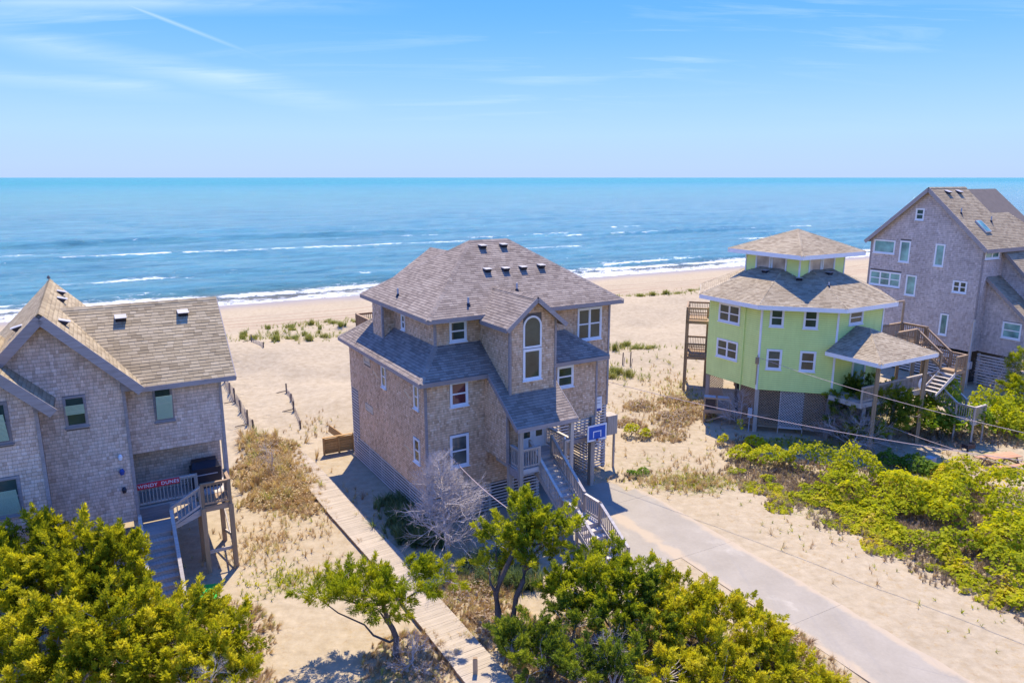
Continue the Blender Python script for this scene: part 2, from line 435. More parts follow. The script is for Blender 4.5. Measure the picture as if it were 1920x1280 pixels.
# wet sand and vehicle ruts along the beach
wet = t.rng(t.math('ADD', sv_, t.math('MULTIPLY', t.noise(.12, 3), 5.)), 13, 4)
c = t.mix(t.math('MULTIPLY', wet, .75), c, (.30, .235, .175))
sw = t.math('ADD', sv_, t.math('MULTIPLY', t.noise(.05, 2), 7.))
def rut(p, w): return t.math('SUBTRACT', 1., t.math('MINIMUM', t.math('DIVIDE', t.math('ABSOLUTE', t.math('SUBTRACT', sw, p)), w), 1.))
r = rut(25.6, 1.0)
for p, w in ((28.0, .95), (22.8, .5), (32.0, .7), (19.9, .5), (30.2, .45)): r = t.math('MAXIMUM', r, rut(p, w))
r = t.math('MULTIPLY', r, t.rng(t.noise(.3, 4, .7), .30, .5))
c = t.mix(t.math('MULTIPLY', r, .8), c, (.30, .20, .13))
t.col(c)
t.l.new(t.math('SUBTRACT', .95, t.math('MULTIPLY', wet, .62)), t.b.inputs["Roughness"])
dim = t.rng(t.vor(1.5, t.mapping((1, 1, 1))), .0, .42)
foot = t.math('ADD', t.noise(2.1, 3, .5), t.math('MULTIPLY', t.math('MULTIPLY', dim, t.attr('path')), 1.6))
t.bump(t.math('ADD', t.math('MULTIPLY', n_f, .05), t.math('SUBTRACT', t.math('MULTIPLY', foot, .5), t.math('MULTIPLY', r, .35))), .5, .22)
M['sand'] = t.m
gm = np_mesh("ground", np.stack([X, Y, Z], -1).reshape(-1, 3), q[kq], M['sand'], {"inland": S.ravel(), "veg": veg.ravel(), "path": path.ravel()}, True)
tag(link("ground", gm), label="pale sand of yards, dunes and beach", kind="structure")

# ------------------------------------------------------------------ ocean
az = np.radians(np.concatenate([np.linspace(-80, -42, 60), np.linspace(-41.8, 41.8, 520), np.linspace(42, 80, 60)]))
dd = [88.0]
while dd[-1] < 42000: dd.append(dd[-1] + max(.55, (dd[-1]**2)/22000. if dd[-1] < 400 else dd[-1]*.035))
dd = np.array(dd)
Dg, Ag = np.meshgrid(dd, az, indexing='ij')
OX, OY = np.sin(Ag)*Dg, np.cos(Ag)*Dg
U, V = shore_u(OX, OY), shore_v(OX, OY)
fade = np.clip(1-(Dg-250)/500, 0, 1)
ph = (fbm(U, V, 60, 5, 3)-.5)
OZ = np.zeros_like(U)
for lam, am, wa, sd in ((27, .30, 16, 1), (15, .20, 9, 2), (7.5, .13, 5, 3), (4.2, .09, 3, 4)):
    w_ = (fbm(U, V, lam*2.2, 20+sd, 3)-.5)*wa
    OZ += am*(np.abs(np.sin(math.pi*(V+w_+U*.06*sd)/lam)) ** .8 - .6) * -1.4 * fade * np.clip(V/25, .12, 1) * (vnoise(U, V, lam*3, 30+sd)*.9+.4)
foam = np.zeros_like(U)
def breaker(v0, wob, sc, h, back, u0, u1, thr, seed, cfo=1.):
    """one travelling wave crest along the shore that has broken in places"""
    global OZ, foam
    vc = v0 + (fbm(U, U*0+seed*7, sc, seed, 3)-.5)*wob
    d = V - vc
    pres = np.clip((vnoise(U, U*0, sc*.9, seed+50)*.5+vnoise(U, U*0, sc*.24, seed+51)*.32+vnoise(U, V*.6, 3.2, seed+52)*.18-thr)/.18, 0, 1)*np.clip((U-u0)/12, 0, 1)*np.clip((u1-U)/12, 0, 1)
    prof = np.where(d < 0, np.exp(-(d/1.1)**2), np.exp(-(d/4.5)**2))
    hh = np.clip((vnoise(U, U*0, sc*1.3, seed+70)-.2)*1.6, .25, 1)
    OZ = OZ + h*prof*hh*np.clip((U-u0)/14, 0, 1)*np.clip((u1-U)/14, 0, 1)
    fo = np.where(d < 0, np.exp(-(d/1.4)**2), np.exp(-d/(back*(.35+1.3*vnoise(U, U*0, 9., seed+53)))))*pres*cfo
    foam = np.maximum(foam, fo)
breaker(7, 6, 30, .4, 4.0, -200, 400, .12, 61, .95)
breaker(14, 9, 34, .60, 4.0, -200, 400, .45, 62, .8)
breaker(24, 9, 30, .4, 3.0, -200, 400, .66, 71, .8)
breaker(36, 14, 40, .35, 3.0, -200, 400, .62, 63, .8)
breaker(54, 16, 44, .35, 4.0, -60, 400, .60, 64, .8)
breaker(82, 14, 60, .75, 5.5, -260, 420, .46, 65, .78)
breaker(92, 16, 44, .45, 5.0, -260, 500, .56, 66, .7)
breaker(108, 18, 40, .45, 3.5, 40, 500, .62, 72, .9)
breaker(126, 10, 120, .95, 2.0, -300, 160, .86, 67, .5)
breaker(165, 40, 70, .5, 3.0, 0, 500, .72, 68, .7)
breaker(28, 10, 40, .5, 7.0, 125, 460, .34, 69, 1.05)
breaker(62, 14, 44, .5, 7.0, 150, 460, .44, 70, 1.)
swash = np.clip(1-(V-3.0-(fbm(U, U*0, 16, 80, 3)-.5)*9)/8.0, 0, 1)
foam = np.maximum(foam, swash*.74)
OZ = OZ*np.clip((V+3)/14, .04, 1)
oi = np.arange(U.size).reshape(U.shape)
oq = np.stack([oi[:-1, :-1], oi[:-1, 1:], oi[1:, 1:], oi[1:, :-1]], -1).reshape(-1, 4)
ok = (V > -9)[:-1, :-1].reshape(-1)
t = NT("sea_water", .1, .28)
t.b.inputs["IOR"].default_value = 1.16
va, fa = t.attr("offshore"), t.attr("foam")
col = t.ramp(t.rng(va, 0, 26), [(0, (.20, .175, .125)), (.18, (.11, .145, .14)), (.5, (.085, .215, .25)), (1, (.085, .225, .27))])
col = t.mix(t.rng(va, 70, 700), col, (.05, .24, .235))
patch = t.noise(.012, 4, .6, .4, t.mapping((.35, 1.6, 1)))
col = t.mix(.45, col, t.ramp(patch, [(.3, (.70, .76, .80)), (.7, (1.25, 1.16, 1.10))]), 'MULTIPLY')
rip = t.noise(.11, 9, .74, .5, t.mapping((.26, 1.3, 1)))
col = t.mix(.85, col, t.ramp(rip, [(.34, (.50, .60, .66)), (.5, (1, 1, 1)), (.66, (1.45, 1.32, 1.22))]), 'MULTIPLY')  # dark and bright wave faces painted into the water colour
rip2 = t.noise(.34, 6, .7, .3, t.mapping((.35, 1.2, 1)))
col = t.mix(.6, col, t.ramp(rip2, [(.34, (.60, .68, .72)), (.5, (1, 1, 1)), (.66, (1.4, 1.3, 1.2))]), 'MULTIPLY')  # finer wave-face shading, painted in the same way
lace = t.noise(.9, 8, .72, .8, t.mapping((.55, 1., 1)))
lace2 = t.noise(4.5, 5, .7, .4)
fm = t.rng(t.math('ADD', fa, t.math('ADD', t.math('MULTIPLY', t.math('SUBTRACT', lace, .5), 2.1), t.math('MULTIPLY', t.math('SUBTRACT', lace2, .5), .9))), .52, .80)
fm = t.math('MULTIPLY', fm, t.rng(fa, .06, .2))
caps = t.rng(t.noise(.16, 9, .74, .5, t.mapping((.35, 1.3, 1))), .69, .75)
caps = t.math('MULTIPLY', caps, t.math('MULTIPLY', t.rng(va, 18, 40), t.rng(va, 900, 250)))
glint = t.math('MULTIPLY', t.rng(t.noise(.62, 5, .75, .4, t.mapping((.5, 1., 1))), .66, .70), t.rng(t.noise(.03, 4, .6), .46, .60))  # white specks painted in place of sun glints on the waves
glint = t.math('MULTIPLY', glint, t.math('MULTIPLY', t.rng(va, 6, 16), t.rng(va, 420, 120)))
fm = t.math('MAXIMUM', t.math('MAXIMUM', fm, t.math('MULTIPLY', caps, .8)), glint)
t.col(t.mix(fm, col, (.80, .81, .80)))
t.l.new(t.math('ADD', t.math('ADD', .07, t.math('MULTIPLY', fm, .6)), t.rng(va, 150, 2500, 0, .2)), t.b.inputs["Roughness"])
b1 = t.noise(.28, 6, .62, .3, t.mapping((.45, 1.2, 1)))
b2 = t.noise(1.5, 5, .62, .3, t.mapping((.6, 1.1, 1)))
b3 = t.noise(3.6, 4, .65, .2)
hgt = t.math('ADD', t.math('MULTIPLY', b1, 1.15), t.math('ADD', t.math('MULTIPLY', b2, .42), t.math('MULTIPLY', b3, .30)))
t.bump(hgt, .85, 1.0)
M['sea'] = t.m
# build in the shore's own frame: x along the shore, y offshore
om = np_mesh("ocean", np.stack([U, V, OZ], -1).reshape(-1, 3), oq[ok], M['sea'], {"offshore": V.ravel(), "foam": foam.ravel()}, True)
oc = link("ocean", om, None, (SH_P[0], SH_P[1], SEA_Z), (0, 0, math.atan2(SH_T[1], SH_T[0])))
tag(oc, label="blue green ocean with white breakers rolling to the beach", kind="structure")

# ------------------------------------------------------------------ driveway
t = NT("concrete", .85, .25)
a_ = t.noise(.7, 5, .6); b_ = t.noise(9, 6, .7); k_ = t.noise(.25, 3, .5, 1.2)
c = t.ramp(a_, [(.3, (.29, .25, .195)), (.7, (.345, .30, .24))])
c = t.mix(.4, c, t.ramp(b_, [(.3, (.82, .82, .82)), (.7, (1.08, 1.08, 1.08))]), 'MULTIPLY')
crack = t.rng(t.vor(.32, t.mapping((1, 1, 1)), 'DISTANCE_TO_EDGE'), .004, .0)
c = t.mix(t.math('MULTIPLY', crack, t.math('MULTIPLY', t.rng(k_, .5, .6), .5)), c, (.22, .20, .18))
stain = t.rng(t.noise(.5, 5, .6, .5), .58, .75)
c = t.mix(t.math('MULTIPLY', stain, .4), c, (.55, .49, .40))
ed = t.n.new("ShaderNodeVectorMath"); ed.operation = 'DOT_PRODUCT'; t.l.new(t.obj(), ed.inputs[0]); ed.inputs[1].default_value = (.877, .48, 0)
dn = t.math('MINIMUM', t.math('ABSOLUTE', t.math('SUBTRACT', ed.outputs['Value'], 23.05)), t.math('ABSOLUTE', t.math('SUBTRACT', ed.outputs['Value'], 20.0)))
dft = t.rng(t.math('SUBTRACT', t.math('MULTIPLY', t.noise(.9, 7, .65, .3), 1.1), dn), .10, .42)
c = t.mix(t.math('MULTIPLY', dft, .85), c, (.42, .33, .225))
tyre = t.rng(t.noise(1., 4, .6, 0, t.mapping((2.2, .16, 1), (0, 0, -.5))), .52, .74)
c = t.mix(t.math('MULTIPLY', tyre, .3), c, (.25, .23, .21))
t.col(c).bump(b_, .2, .01)
M['concrete'] = t.m
dw = empty("driveway", (0, 0, 0), label="pale grey concrete driveway of slabs from house to road", kind="structure")
DN, DT = np.array([.877, .48]), np.array([.48, -.877])
def dpt(n, tt, z): p = DN*n + DT*tt; return (p[0], p[1], z)
cuts = [-27.1, -21.45, -15.8, -10.15, -4.5, 1.2, 7]
for i in range(len(cuts)-1):
    a, b = cuts[i]+.004, cuts[i+1]-.004
    n0, n1 = (17.2, 23.02) if i == 0 else (20.05, 23.02)
    mb = MB()
    P = [dpt(n0, a, -.12), dpt(n0, b, -.12)] + [dpt(n1+.05*math.sin(3.1*k+i), b+(a-b)*k/6, -.12) for k in range(7)]
    mb.prism(P[::-1] if False else P, (0, 0, .155))
    mb.build("slab", M['concrete'], dw)
MAZ = -31.
MO = (-3.90, 31.28)
def mw(b, a, z=0.):
    r = RAD(MAZ); return (MO[0]+b*math.cos(r)+a*math.sin(r), MO[1]-b*math.sin(r)+a*math.cos(r), z)
ap = [mw(6.3, 6), mw(3.4, -.1), mw(3.4, -7.6), mw(4.1, -9.3), dpt(17.2, -21.5, 0), dpt(17.2, -27.12, 0), dpt(23.0, -27.12, 0), dpt(22.7, -28.4, 0), dpt(21.8, -29.6, 0), mw(9.6, -.2), mw(9.6, 6)]
mb = MB(); mb.prism([(p[0], p[1], -.12) for p in ap], (0, 0, .148)); mb.build("slab", M['concrete'], dw)

# ------------------------------------------------------------------ boardwalk
bw = empty("boardwalk", (0, 0, 0), label="narrow sun bleached plank boardwalk leading to the beach", kind="structure")
BC = np.array([(-13.75, 41.4), (-10.85, 36.9), (-8.15, 32.5), (-5.35, 28.2), (-3.15, 24.4), (-1.0, 20.8), (2.2, 15.5)])
seg = np.linalg.norm(np.diff(BC, axis=0), axis=1); cum = np.concatenate([[0], np.cumsum(seg)])
def bpos(s):
    p = np.array([np.interp(s, cum, BC[:, 0]), np.interp(s, cum, BC[:, 1])])
    s0, s1 = max(s-1.2, 0), min(s+1.2, cum[-1])
    d = nrm(np.array([np.interp(s1, cum, BC[:, 0])-np.interp(s0, cum, BC[:, 0]), np.interp(s1, cum, BC[:, 1])-np.interp(s0, cum, BC[:, 1])]))
    return p, d
pm = [MB().box(-.685, .685, -.070, .070, -.02, .02).mesh("plank", M['plank']) for _ in range(1)]
s = .1
rs = random.Random(3)
while s < cum[-1]:
    p, d = bpos(s)
    ang = math.atan2(d[1], d[0]) - math.pi/2 + rs.gauss(0, .003)
    zz = .17 + (0 if s > 2 else -(2-s)*.05) + rs.gauss(0, .002)
    link("plank", pm[0], bw, (p[0]+rs.gauss(0, .004), p[1], zz), (rs.gauss(0, .003), rs.gauss(0, .002), ang))
    s += .1475
for sd in (-1, 1):
    for k in range(14):
        s0, s1 = cum[-1]*k/14+.01, cum[-1]*(k+1)/14-.01
        p0, d0 = bpos(s0); p1, d1 = bpos(s1)
        o0 = p0 + np.array([d0[1], -d0[0]])*sd*.64; o1 = p1 + np.array([d1[1], -d1[0]])*sd*.64
        MB().beam((*o0, .06), (*o1, .06), .045, .17).build("edge_board", M['plank_edge'], bw)
# ------------------------------------------------------------------ building helpers
UP = np.array([0, 0, 1.])
def poly_spans(poly, v):
    xs = []
    n = len(poly)
    for i in range(n):
        (x0, y0), (x1, y1) = poly[i], poly[(i+1) % n]
        if (y0 <= v < y1) or (y1 <= v < y0): xs.append(x0 + (x1-x0)*(v-y0)/(y1-y0))
    xs.sort(); return [(xs[i], xs[i+1]) for i in range(0, len(xs)-1, 2)]

def courses(acc, O, U, V, N, poly, holes=(), exp=.118, wid=(.07, .15), tb=.03, tt=.006, rnd=None, full=False, jit=.004):
    """overlapping wedge pieces in rows over a polygon (u,v) of a plane: shingles, tabs or lap boards"""
    rnd = rnd or random.Random(len(acc[0]) + 1)
    O, U, V, N = (np.asarray(q, float) for q in (O, U, V, N))
    v0 = min(p[1] for p in poly); v1 = max(p[1] for p in poly)
    VV, FF = acc
    k = 0
    v = v0
    while v < v1 - .02:
        top = min(v+exp, v1)
        sp = poly_spans(poly, (v+top)/2)
        for h0, h1, g0, g1 in holes:           # u0,u1,v0,v1
            if g0 < top-.01 and g1 > v+.01:
                ns = []
                for a, b in sp:
                    if h1 <= a or h0 >= b: ns.append((a, b)); continue
                    if h0 > a: ns.append((a, h0))
                    if h1 < b: ns.append((h1, b))
                sp = ns
        for a, b in sp:
            u = a
            first = True
            while u < b - .012:
                w = (b-a) if full else rnd.uniform(*wid)
                if first and not full: w *= rnd.uniform(.4, 1.); first = False
                e = min(u+w, b)
                if b-e < .03: e = b
                g = 0 if full else .003
                dv = rnd.uniform(-jit, jit); t1 = tb*rnd.uniform(.75, 1.3) if not full else tb
                i = len(VV)
                A = O + U*(u+g) + V*(v+dv); B = O + U*(e-g) + V*(v+dv); C = O + U*(e-g) + V*(top+.004); D = O + U*(u+g) + V*(top+.004)
                VV += [A + N*t1, B + N*t1, C + N*tt, D + N*tt, A, B]
                FF += [(i, i+1, i+2, i+3), (i+4, i+5, i+1, i), (i+4, i, i+3, i+4), (i+5, i+2, i+1, i+5)]
                u = e
        v += exp; k += 1

def courses_build(acc, name, mat, parent, butt=None, cap_n=0, **k):
    VV, FF = acc
    nc = (len(VV)-cap_n)//6
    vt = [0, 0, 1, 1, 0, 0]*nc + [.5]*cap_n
    F = [f if len(set(f)) == 4 else tuple(dict.fromkeys(f)) for f in FF]
    me = bpy.data.meshes.new(name); me.from_pydata([tuple(p) for p in VV], [], F); me.materials.append(mat)
    if butt:
        me.materials.append(M[butt])
        ix = np.zeros(len(F), np.int32); ix[1::4] = 1
        me.polygons.foreach_set("material_index", ix)
    at = me.attributes.new("tint", 'FLOAT', 'POINT'); at.data.foreach_set("value", np.array(vt, np.float32)[:len(VV)])
    me.update()
    return tag(link(name, me, parent), kind="stuff", **k)

def plane_frame(pts):
    """pts[0]->pts[1] runs along the eave; returns origin, U, V (up slope), N and the polygon in u,v"""
    P = [np.asarray(p, float) for p in pts]
    U = nrm(P[1]-P[0]); N = np.zeros(3)
    for i in range(len(P)): N += np.cross(P[i], P[(i+1) % len(P)])
    N = nrm(N)
    if N[2] < 0: N = -N
    V = np.cross(N, U)
    if V[2] < 0: V = -V
    return P[0], U, V, N, [((p-P[0]) @ U, (p-P[0]) @ V) for p in P]

def roof(parent, planes, mat, fascia=(), thick=.16, fmat='trim_grey', fh=.2, exp=.15, holes=None, wid=(.2, .36), name="roof", ridges=()):
    slab = MB()
    acc = ([], [])
    for i, pts in enumerate(planes):
        O, U, V, N, poly = plane_frame(pts)
        P = [np.asarray(p, float) for p in pts]
        slab.prism(P, (0, 0, -thick))
        courses(acc, O + N*.004, U, V, N, poly, (holes or {}).get(i, ()), exp, wid, .014, .003, random.Random(31*i+5), jit=.003)
    r = slab.build(name, M['under'], parent)
    n_main = len(acc[0])
    for a, b in ridges:                                   # cap tiles over ridges and hips
        a, b = np.asarray(a, float), np.asarray(b, float); L = np.linalg.norm(b-a); n = max(2, int(L/.25)); d = (b-a)/L
        sd = nrm(np.cross(d, UP)); up = np.cross(sd, d)
        for k in range(n):
            p = a + d*L*k/n; q_ = a + d*L*(k+1.06)/n; i = len(acc[0])
            lift = .034; dr = .10 if abs(d[2]) < .05 else .075
            acc[0].extend([p-sd*.14+up*(lift-dr), p+up*(lift+.012), p+sd*.14+up*(lift-dr), q_-sd*.14+up*(lift-dr-.008), q_+up*(lift-.0), q_+sd*.14+up*(lift-dr-.008)])
            acc[1].extend([(i, i+1, i+4, i+3), (i+1, i+2, i+5, i+4)])
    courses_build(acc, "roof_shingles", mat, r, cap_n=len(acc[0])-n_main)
    for a, b in fascia:
        a, b = np.asarray(a, float), np.asarray(b, float)
        MB().beam(a - UP*(fh/2-.01), b - UP*(fh/2-.01), .035, fh).build("fascia", M[fmat], r)
    return r

def roof_vent(parent, p, N, down, w=.31, mat='metal_pale'):
    """low slant-back roof vent: pale cap over a dark throat that opens down the slope"""
    p, N, down = np.asarray(p, float), nrm(N), nrm(down); S_ = np.cross(N, down)
    v = MB()
    v.add([p - S_*w*.6 - down*w*.6 + N*.03, p + S_*w*.6 - down*w*.6 + N*.03, p + S_*w*.6 + down*w*.5 + N*.22, p - S_*w*.6 + down*w*.5 + N*.22,
           p - S_*w*.6 - down*w*.6 + N*.06, p + S_*w*.6 - down*w*.6 + N*.06, p + S_*w*.6 + down*w*.5 + N*.25, p - S_*w*.6 + down*w*.5 + N*.25],
          [(3, 2, 1, 0), (4, 5, 6, 7), (0, 1, 5, 4), (1, 2, 6, 5), (2, 3, 7, 6), (3, 0, 4, 7)])
    o = v.build("roof_vent", M[mat], parent)
    e0, e1 = -down*w*.5, down*w*.44
    MB().prism([p + e0 - S_*w*.54 + N*.0, p + e1 - S_*w*.54 + N*.0, p + e1 - S_*w*.54 + N*.205, p + e0 - S_*w*.54 + N*.03], S_*w*1.08).build("throat", M['black'], o)
    return o

def vent_pipe(parent, p, h=.4, r=.05):
    o = MB().tube([p, (p[0], p[1], p[2]+h)], r, 8).build("vent_pipe", M['metal'], parent)
    MB().tube([(p[0], p[1], p[2]-.05), (p[0], p[1], p[2]+.12)], [r*2.6, r*1.2], 8).build("flashing", M['black'], o)
    return o

def window(parent, O, U, N, w, h, cols=1, style='dh', trim=.09, tm='white', gm='glass', sill=True, blind=None, arch=False, proud=.05, cut=1.0, bm='blind'):
    """cased window standing on a wall: casing, then pane and sash sub-parts per light. O = lower left outer corner"""
    O, U, N = np.asarray(O, float), nrm(U), nrm(N)
    c = MB()
    if not arch:
        for u, v in (((0, trim), (0, h)), ((w-trim, w), (0, h)), ((trim, w-trim), (h-trim, h)), ((trim, w-trim), (0, trim))):
            c.obox(O, U, UP, N, u, v, (-.02, proud))
    else:
        r0 = w/2; zc = h-r0; n = 18
        c.obox(O, U, UP, N, (0, trim), (0, zc), (-.02, proud)); c.obox(O, U, UP, N, (w-trim, w), (0, zc), (-.02, proud)); c.obox(O, U, UP, N, (trim, w-trim), (0, trim), (-.02, proud))
        for k in range(n):
            a0, a1 = math.pi*k/n, math.pi*(k+1)/n
            f_ = lambda a, r: O + U*(r0+r*math.cos(a)) + UP*(zc+r*math.sin(a)) - N*.02
            c.prism([f_(a0, r0-trim), f_(a0, r0), f_(a1, r0), f_(a1, r0-trim)], N*(proud+.02))
    iw = w-2*trim
    for k in range(1, cols): c.obox(O, U, UP, N, (trim+iw*k/cols-.035, trim+iw*k/cols+.035), (trim, h-trim), (-.018, proud-.004))
    if sill: c.obox(O, U, UP, N, (-.04, w+.04), (-.05, -.001), (-.02, proud+.05))
    o = c.build("window", M[tm], parent)
    if arch:
        r0 = w/2-trim*.9; zc = h-w/2
        P = [O + U*(trim*.9) + UP*trim*.9 + N*.012, O + U*(w-trim*.9) + UP*trim*.9 + N*.012] + [O + U*(w/2 + r0*math.cos(a)) + UP*(zc+r0*math.sin(a)) + N*.012 for a in np.linspace(0, math.pi, 19)]
        MB().prism(P, N*.01).build("pane", M[gm], o)
        return o
    for k in range(cols):
        u0 = trim+iw*k/cols+(.035 if k else 0); u1 = trim+iw*(k+1)/cols-(.035 if k < cols-1 else 0)
        halves = ((trim, h/2), (h/2, h-trim)) if style == 'dh' else ((trim, h-trim),)
        for v0, v1 in halves:
            MB().obox(O, U, UP, N, (u0-.01, u1+.01), (v0-.01, v1+.01), (.0, .014)).build("pane", M[gm], o)
        if blind:
            b = MB(); n = max(3, int((h-2*trim)*blind/.06))
            for j in range(n):
                zz = h-trim-.03-j*.06
                b.obox(O, U, UP*math.cos(.5)+N*math.sin(.5), N*math.cos(.5)-UP*math.sin(.5), (u0+.01, u1-.01), (zz-.024, zz+.024), (.019, .023))
            b.build("blind", M[bm], o)
        s_ = MB(); t_ = .035
        for v0, v1 in halves:
            s_.obox(O, U, UP, N, (u0, u0+t_), (v0, v1), (.015, .032)); s_.obox(O, U, UP, N, (u1-t_, u1), (v0, v1), (.015, .032))
            s_.obox(O, U, UP, N, (u0+t_, u1-t_), (v0, v0+t_), (.015, .030)); s_.obox(O, U, UP, N, (u0+t_, u1-t_), (v1-t_, v1), (.015, .030))
        s_.build("sash", M[tm], o)
    return o

_bal = {}
def railing(parent, p0, p1, h=.95, mat='wood', posts=(True, True), gap=.125, pmat=None, post_drop=0., post_h=None, cap=.13):
    """handrail, bottom rail, single balusters and posts between two floor points (slopes allowed)"""
    p0, p1 = np.asarray(p0, float), np.asarray(p1, float); d = p1-p0; L = np.linalg.norm(d[:2]); ang = math.atan2(d[1], d[0])
    pm_ = pmat or mat + '_v'
    MB().beam(p0+UP*h, p1+UP*h, cap, .04).beam(p0+UP*(h-.07), p1+UP*(h-.07), .04, .085).build("handrail", M[mat], parent)
    MB().beam(p0+UP*.12, p1+UP*.12, .04, .085).build("bottom_rail", M[mat], parent)
    key = (round(h, 2), pm_)
    if key not in _bal: _bal[key] = MB().box(-.018, .018, -.018, .018, .07, h-.03).mesh("baluster", M[pm_])
    n = max(1, int(L/gap))
    for i in range(n):
        p = p0 + d*((i+.5)/n)
        link("baluster", _bal[key], parent, tuple(p + np.array([0.02*math.sin(ang), -0.02*math.cos(ang), 0])), (0, 0, ang))
    for k, p in ((0, p0), (1, p1)):
        if posts[k]:
            MB().box(p[0]-.05, p[0]+.05, p[1]-.05, p[1]+.05, p[2]-.2-post_drop, p[2]+(post_h or h+.03)).build("post", M[pm_], parent)

def deck(parent, x0, x1, y0, y1, z, mat='wood', along='x', name="deck", joist=.2, bw_=.14, th=.035):
    o = MB().box(x0, x1, y0, y0+.04, z-th-joist, z-th-.002).box(x0, x1, y1-.04, y1, z-th-joist, z-th-.002).box(x0, x0+.04, y0+.042, y1-.042, z-th-joist, z-th-.002).box(x1-.04, x1, y0+.042, y1-.042, z-th-joist, z-th-.002).build(name, M[mat], parent)
    L = (y1-y0) if along == 'x' else (x1-x0)
    n = max(1, int(round(L/bw_))); w = L/n
    if along == 'x': me = MB().box(0, x1-x0+.04, .004, w-.004, -th, 0).mesh("deck_board", M[mat])
    else: me = MB().box(.004, w-.004, 0, y1-y0+.04, -th, 0).mesh("deck_board", M[mat])
    for i in range(n):
        link("deck_board", me, o, (x0-.02, y0+i*w, z) if along == 'x' else (x0+i*w, y0-.02, z))
    return o

def stairs(parent, p, dirn, width, z1, z0, n, run, mat='wood', name="stairs", rails=(True, True), rh=.9, riser=True, hl=0.):
    """straight flight: stringers carry single treads; p = top edge centre at height z1, dirn = horizontal way down"""
    p = np.asarray(p, float)[:2]; d = nrm(np.asarray(dirn, float)[:2]); sd = np.array([d[1], -d[0]]); rise = (z1-z0)/n
    top = np.array([*p, z1]); bot = np.array([*(p+d*run*n), z0])
    D3, S3 = np.array([*d, 0]), np.array([*sd, 0])
    mb = MB()
    for s_ in (-1, 1):
        e = S3*s_*(width/2-.02)
        mb.prism([top+e-UP*.04-S3*.02, top+e-UP*.34-S3*.02, bot+e-UP*.02+D3*(-.02)-S3*.02, bot+e+UP*(.12)-S3*.02], S3*.04)
    o = mb.build(name, M[mat], parent)
    tm_ = MB().box(-.02, run+.015, -width/2+.045, width/2-.045, -.035, 0).mesh("tread", M[mat]); rm = MB().box(-.012, .012, -width/2+.047, width/2-.047, -rise+.001, -.037).mesh("riser", M[mat])
    a = math.atan2(d[1], d[0])
    for i in range(1, n):
        q_ = p + d*run*(i-1)
        link("tread", tm_, o, (*q_, z1-rise*i), (0, 0, a))
    if riser:
        for i in range(n): link("riser", rm, o, (*(p+d*(run*i-.012)), z1-rise*i), (0, 0, a))
    for k, s_ in enumerate((-1, 1)):
        if rails[k]:
            e = S3*s_*(width/2)
            railing(o, top+e, bot+e+UP*rise*.4, rh, mat)
    return o

def slat_wall(parent, O, U, N, L, z0, z1, n, mat='slat', hh=.078, name="slat", th=.02, posts=()):
    O, U, N = np.asarray(O, float), nrm(U), nrm(N); st = (z1-z0)/n
    for i in range(n):
        zc = z0+st*(i+.5)
        MB().obox(O, U, UP, N, (0, L), (zc-hh/2, zc+hh/2), (.0, th)).build(name, M[mat], parent)
    for u in posts: MB().obox(O, U, UP, N, (u-.07, u+.07), (z0-.1, z1), (-.16, -.004)).build("post", M['wood_v'], parent)

def corner_board(parent, x, y, z0, z1, w=.11, mat='trim_grey'):
    return MB().box(x-w/2, x+w/2, y-w/2, y+w/2, z0, z1).build("corner_board", M[mat], parent)

XA, YA = np.array([1., 0, 0]), np.array([0, 1., 0])

# ------------------------------------------------------------------ the shingled house in the middle
H1 = empty("beach_house", (MO[0], MO[1], 0), RAD(-MAZ), label="tall brown shingled house with hipped roof and arched entry window, in the middle", cat="house", group="beach houses")
shell = MB()
shell.prism([(0, 0, 1.55), (6.2, 0, 1.55), (6.2, 10.4, 1.55), (0, 10.4, 1.55)], (0, 0, 5.6))
shell.prism([(6.2, 0, 3.84), (9.64, 0, 3.84), (9.64, 1.3, 3.84), (11.4, 1.3, 3.84), (11.4, 10.4, 3.84), (6.2, 10.4, 3.84)], (0, 0, 3.3))
shell.box(1.15, 11.4, 1.3, 9.0, 7.1, 9.72)
shell.prism([(3.54, -1.5, 6.2), (6.0, -1.5, 6.2), (6.0, -1.5, 9.72), (4.77, -1.5, 10.66), (3.54, -1.5, 9.72)], (0, 3.6, 0))
shell.box(3.13, 6.1, -.8, 0, 3.2, 6.2)
shell.box(3.4, 8.8, 9.0, 12.0, .3, 9.8)
shell.box(.52, 1.15, 6.35, 7.75, 7.3, 9.6)
wall = shell.build("wall", M['under'], H1)
acc = ([], [])
# left side
courses(acc, (0, 10.4, 0), -YA, UP, -XA, [(0, 4.36), (1.22, 4.36), (1.22, 1.5), (10.4, 1.5), (10.4, 7.05), (0, 7.05)],
        [(9.12, 9.72, 5.5, 6.75), (8.96, 9.7, 2.82, 4.1), (5.0, 5.66, 5.5, 6.72), (2.4, 3.55, 3.56, 3.98), (2.42, 3.4, 6.2, 6.65)])
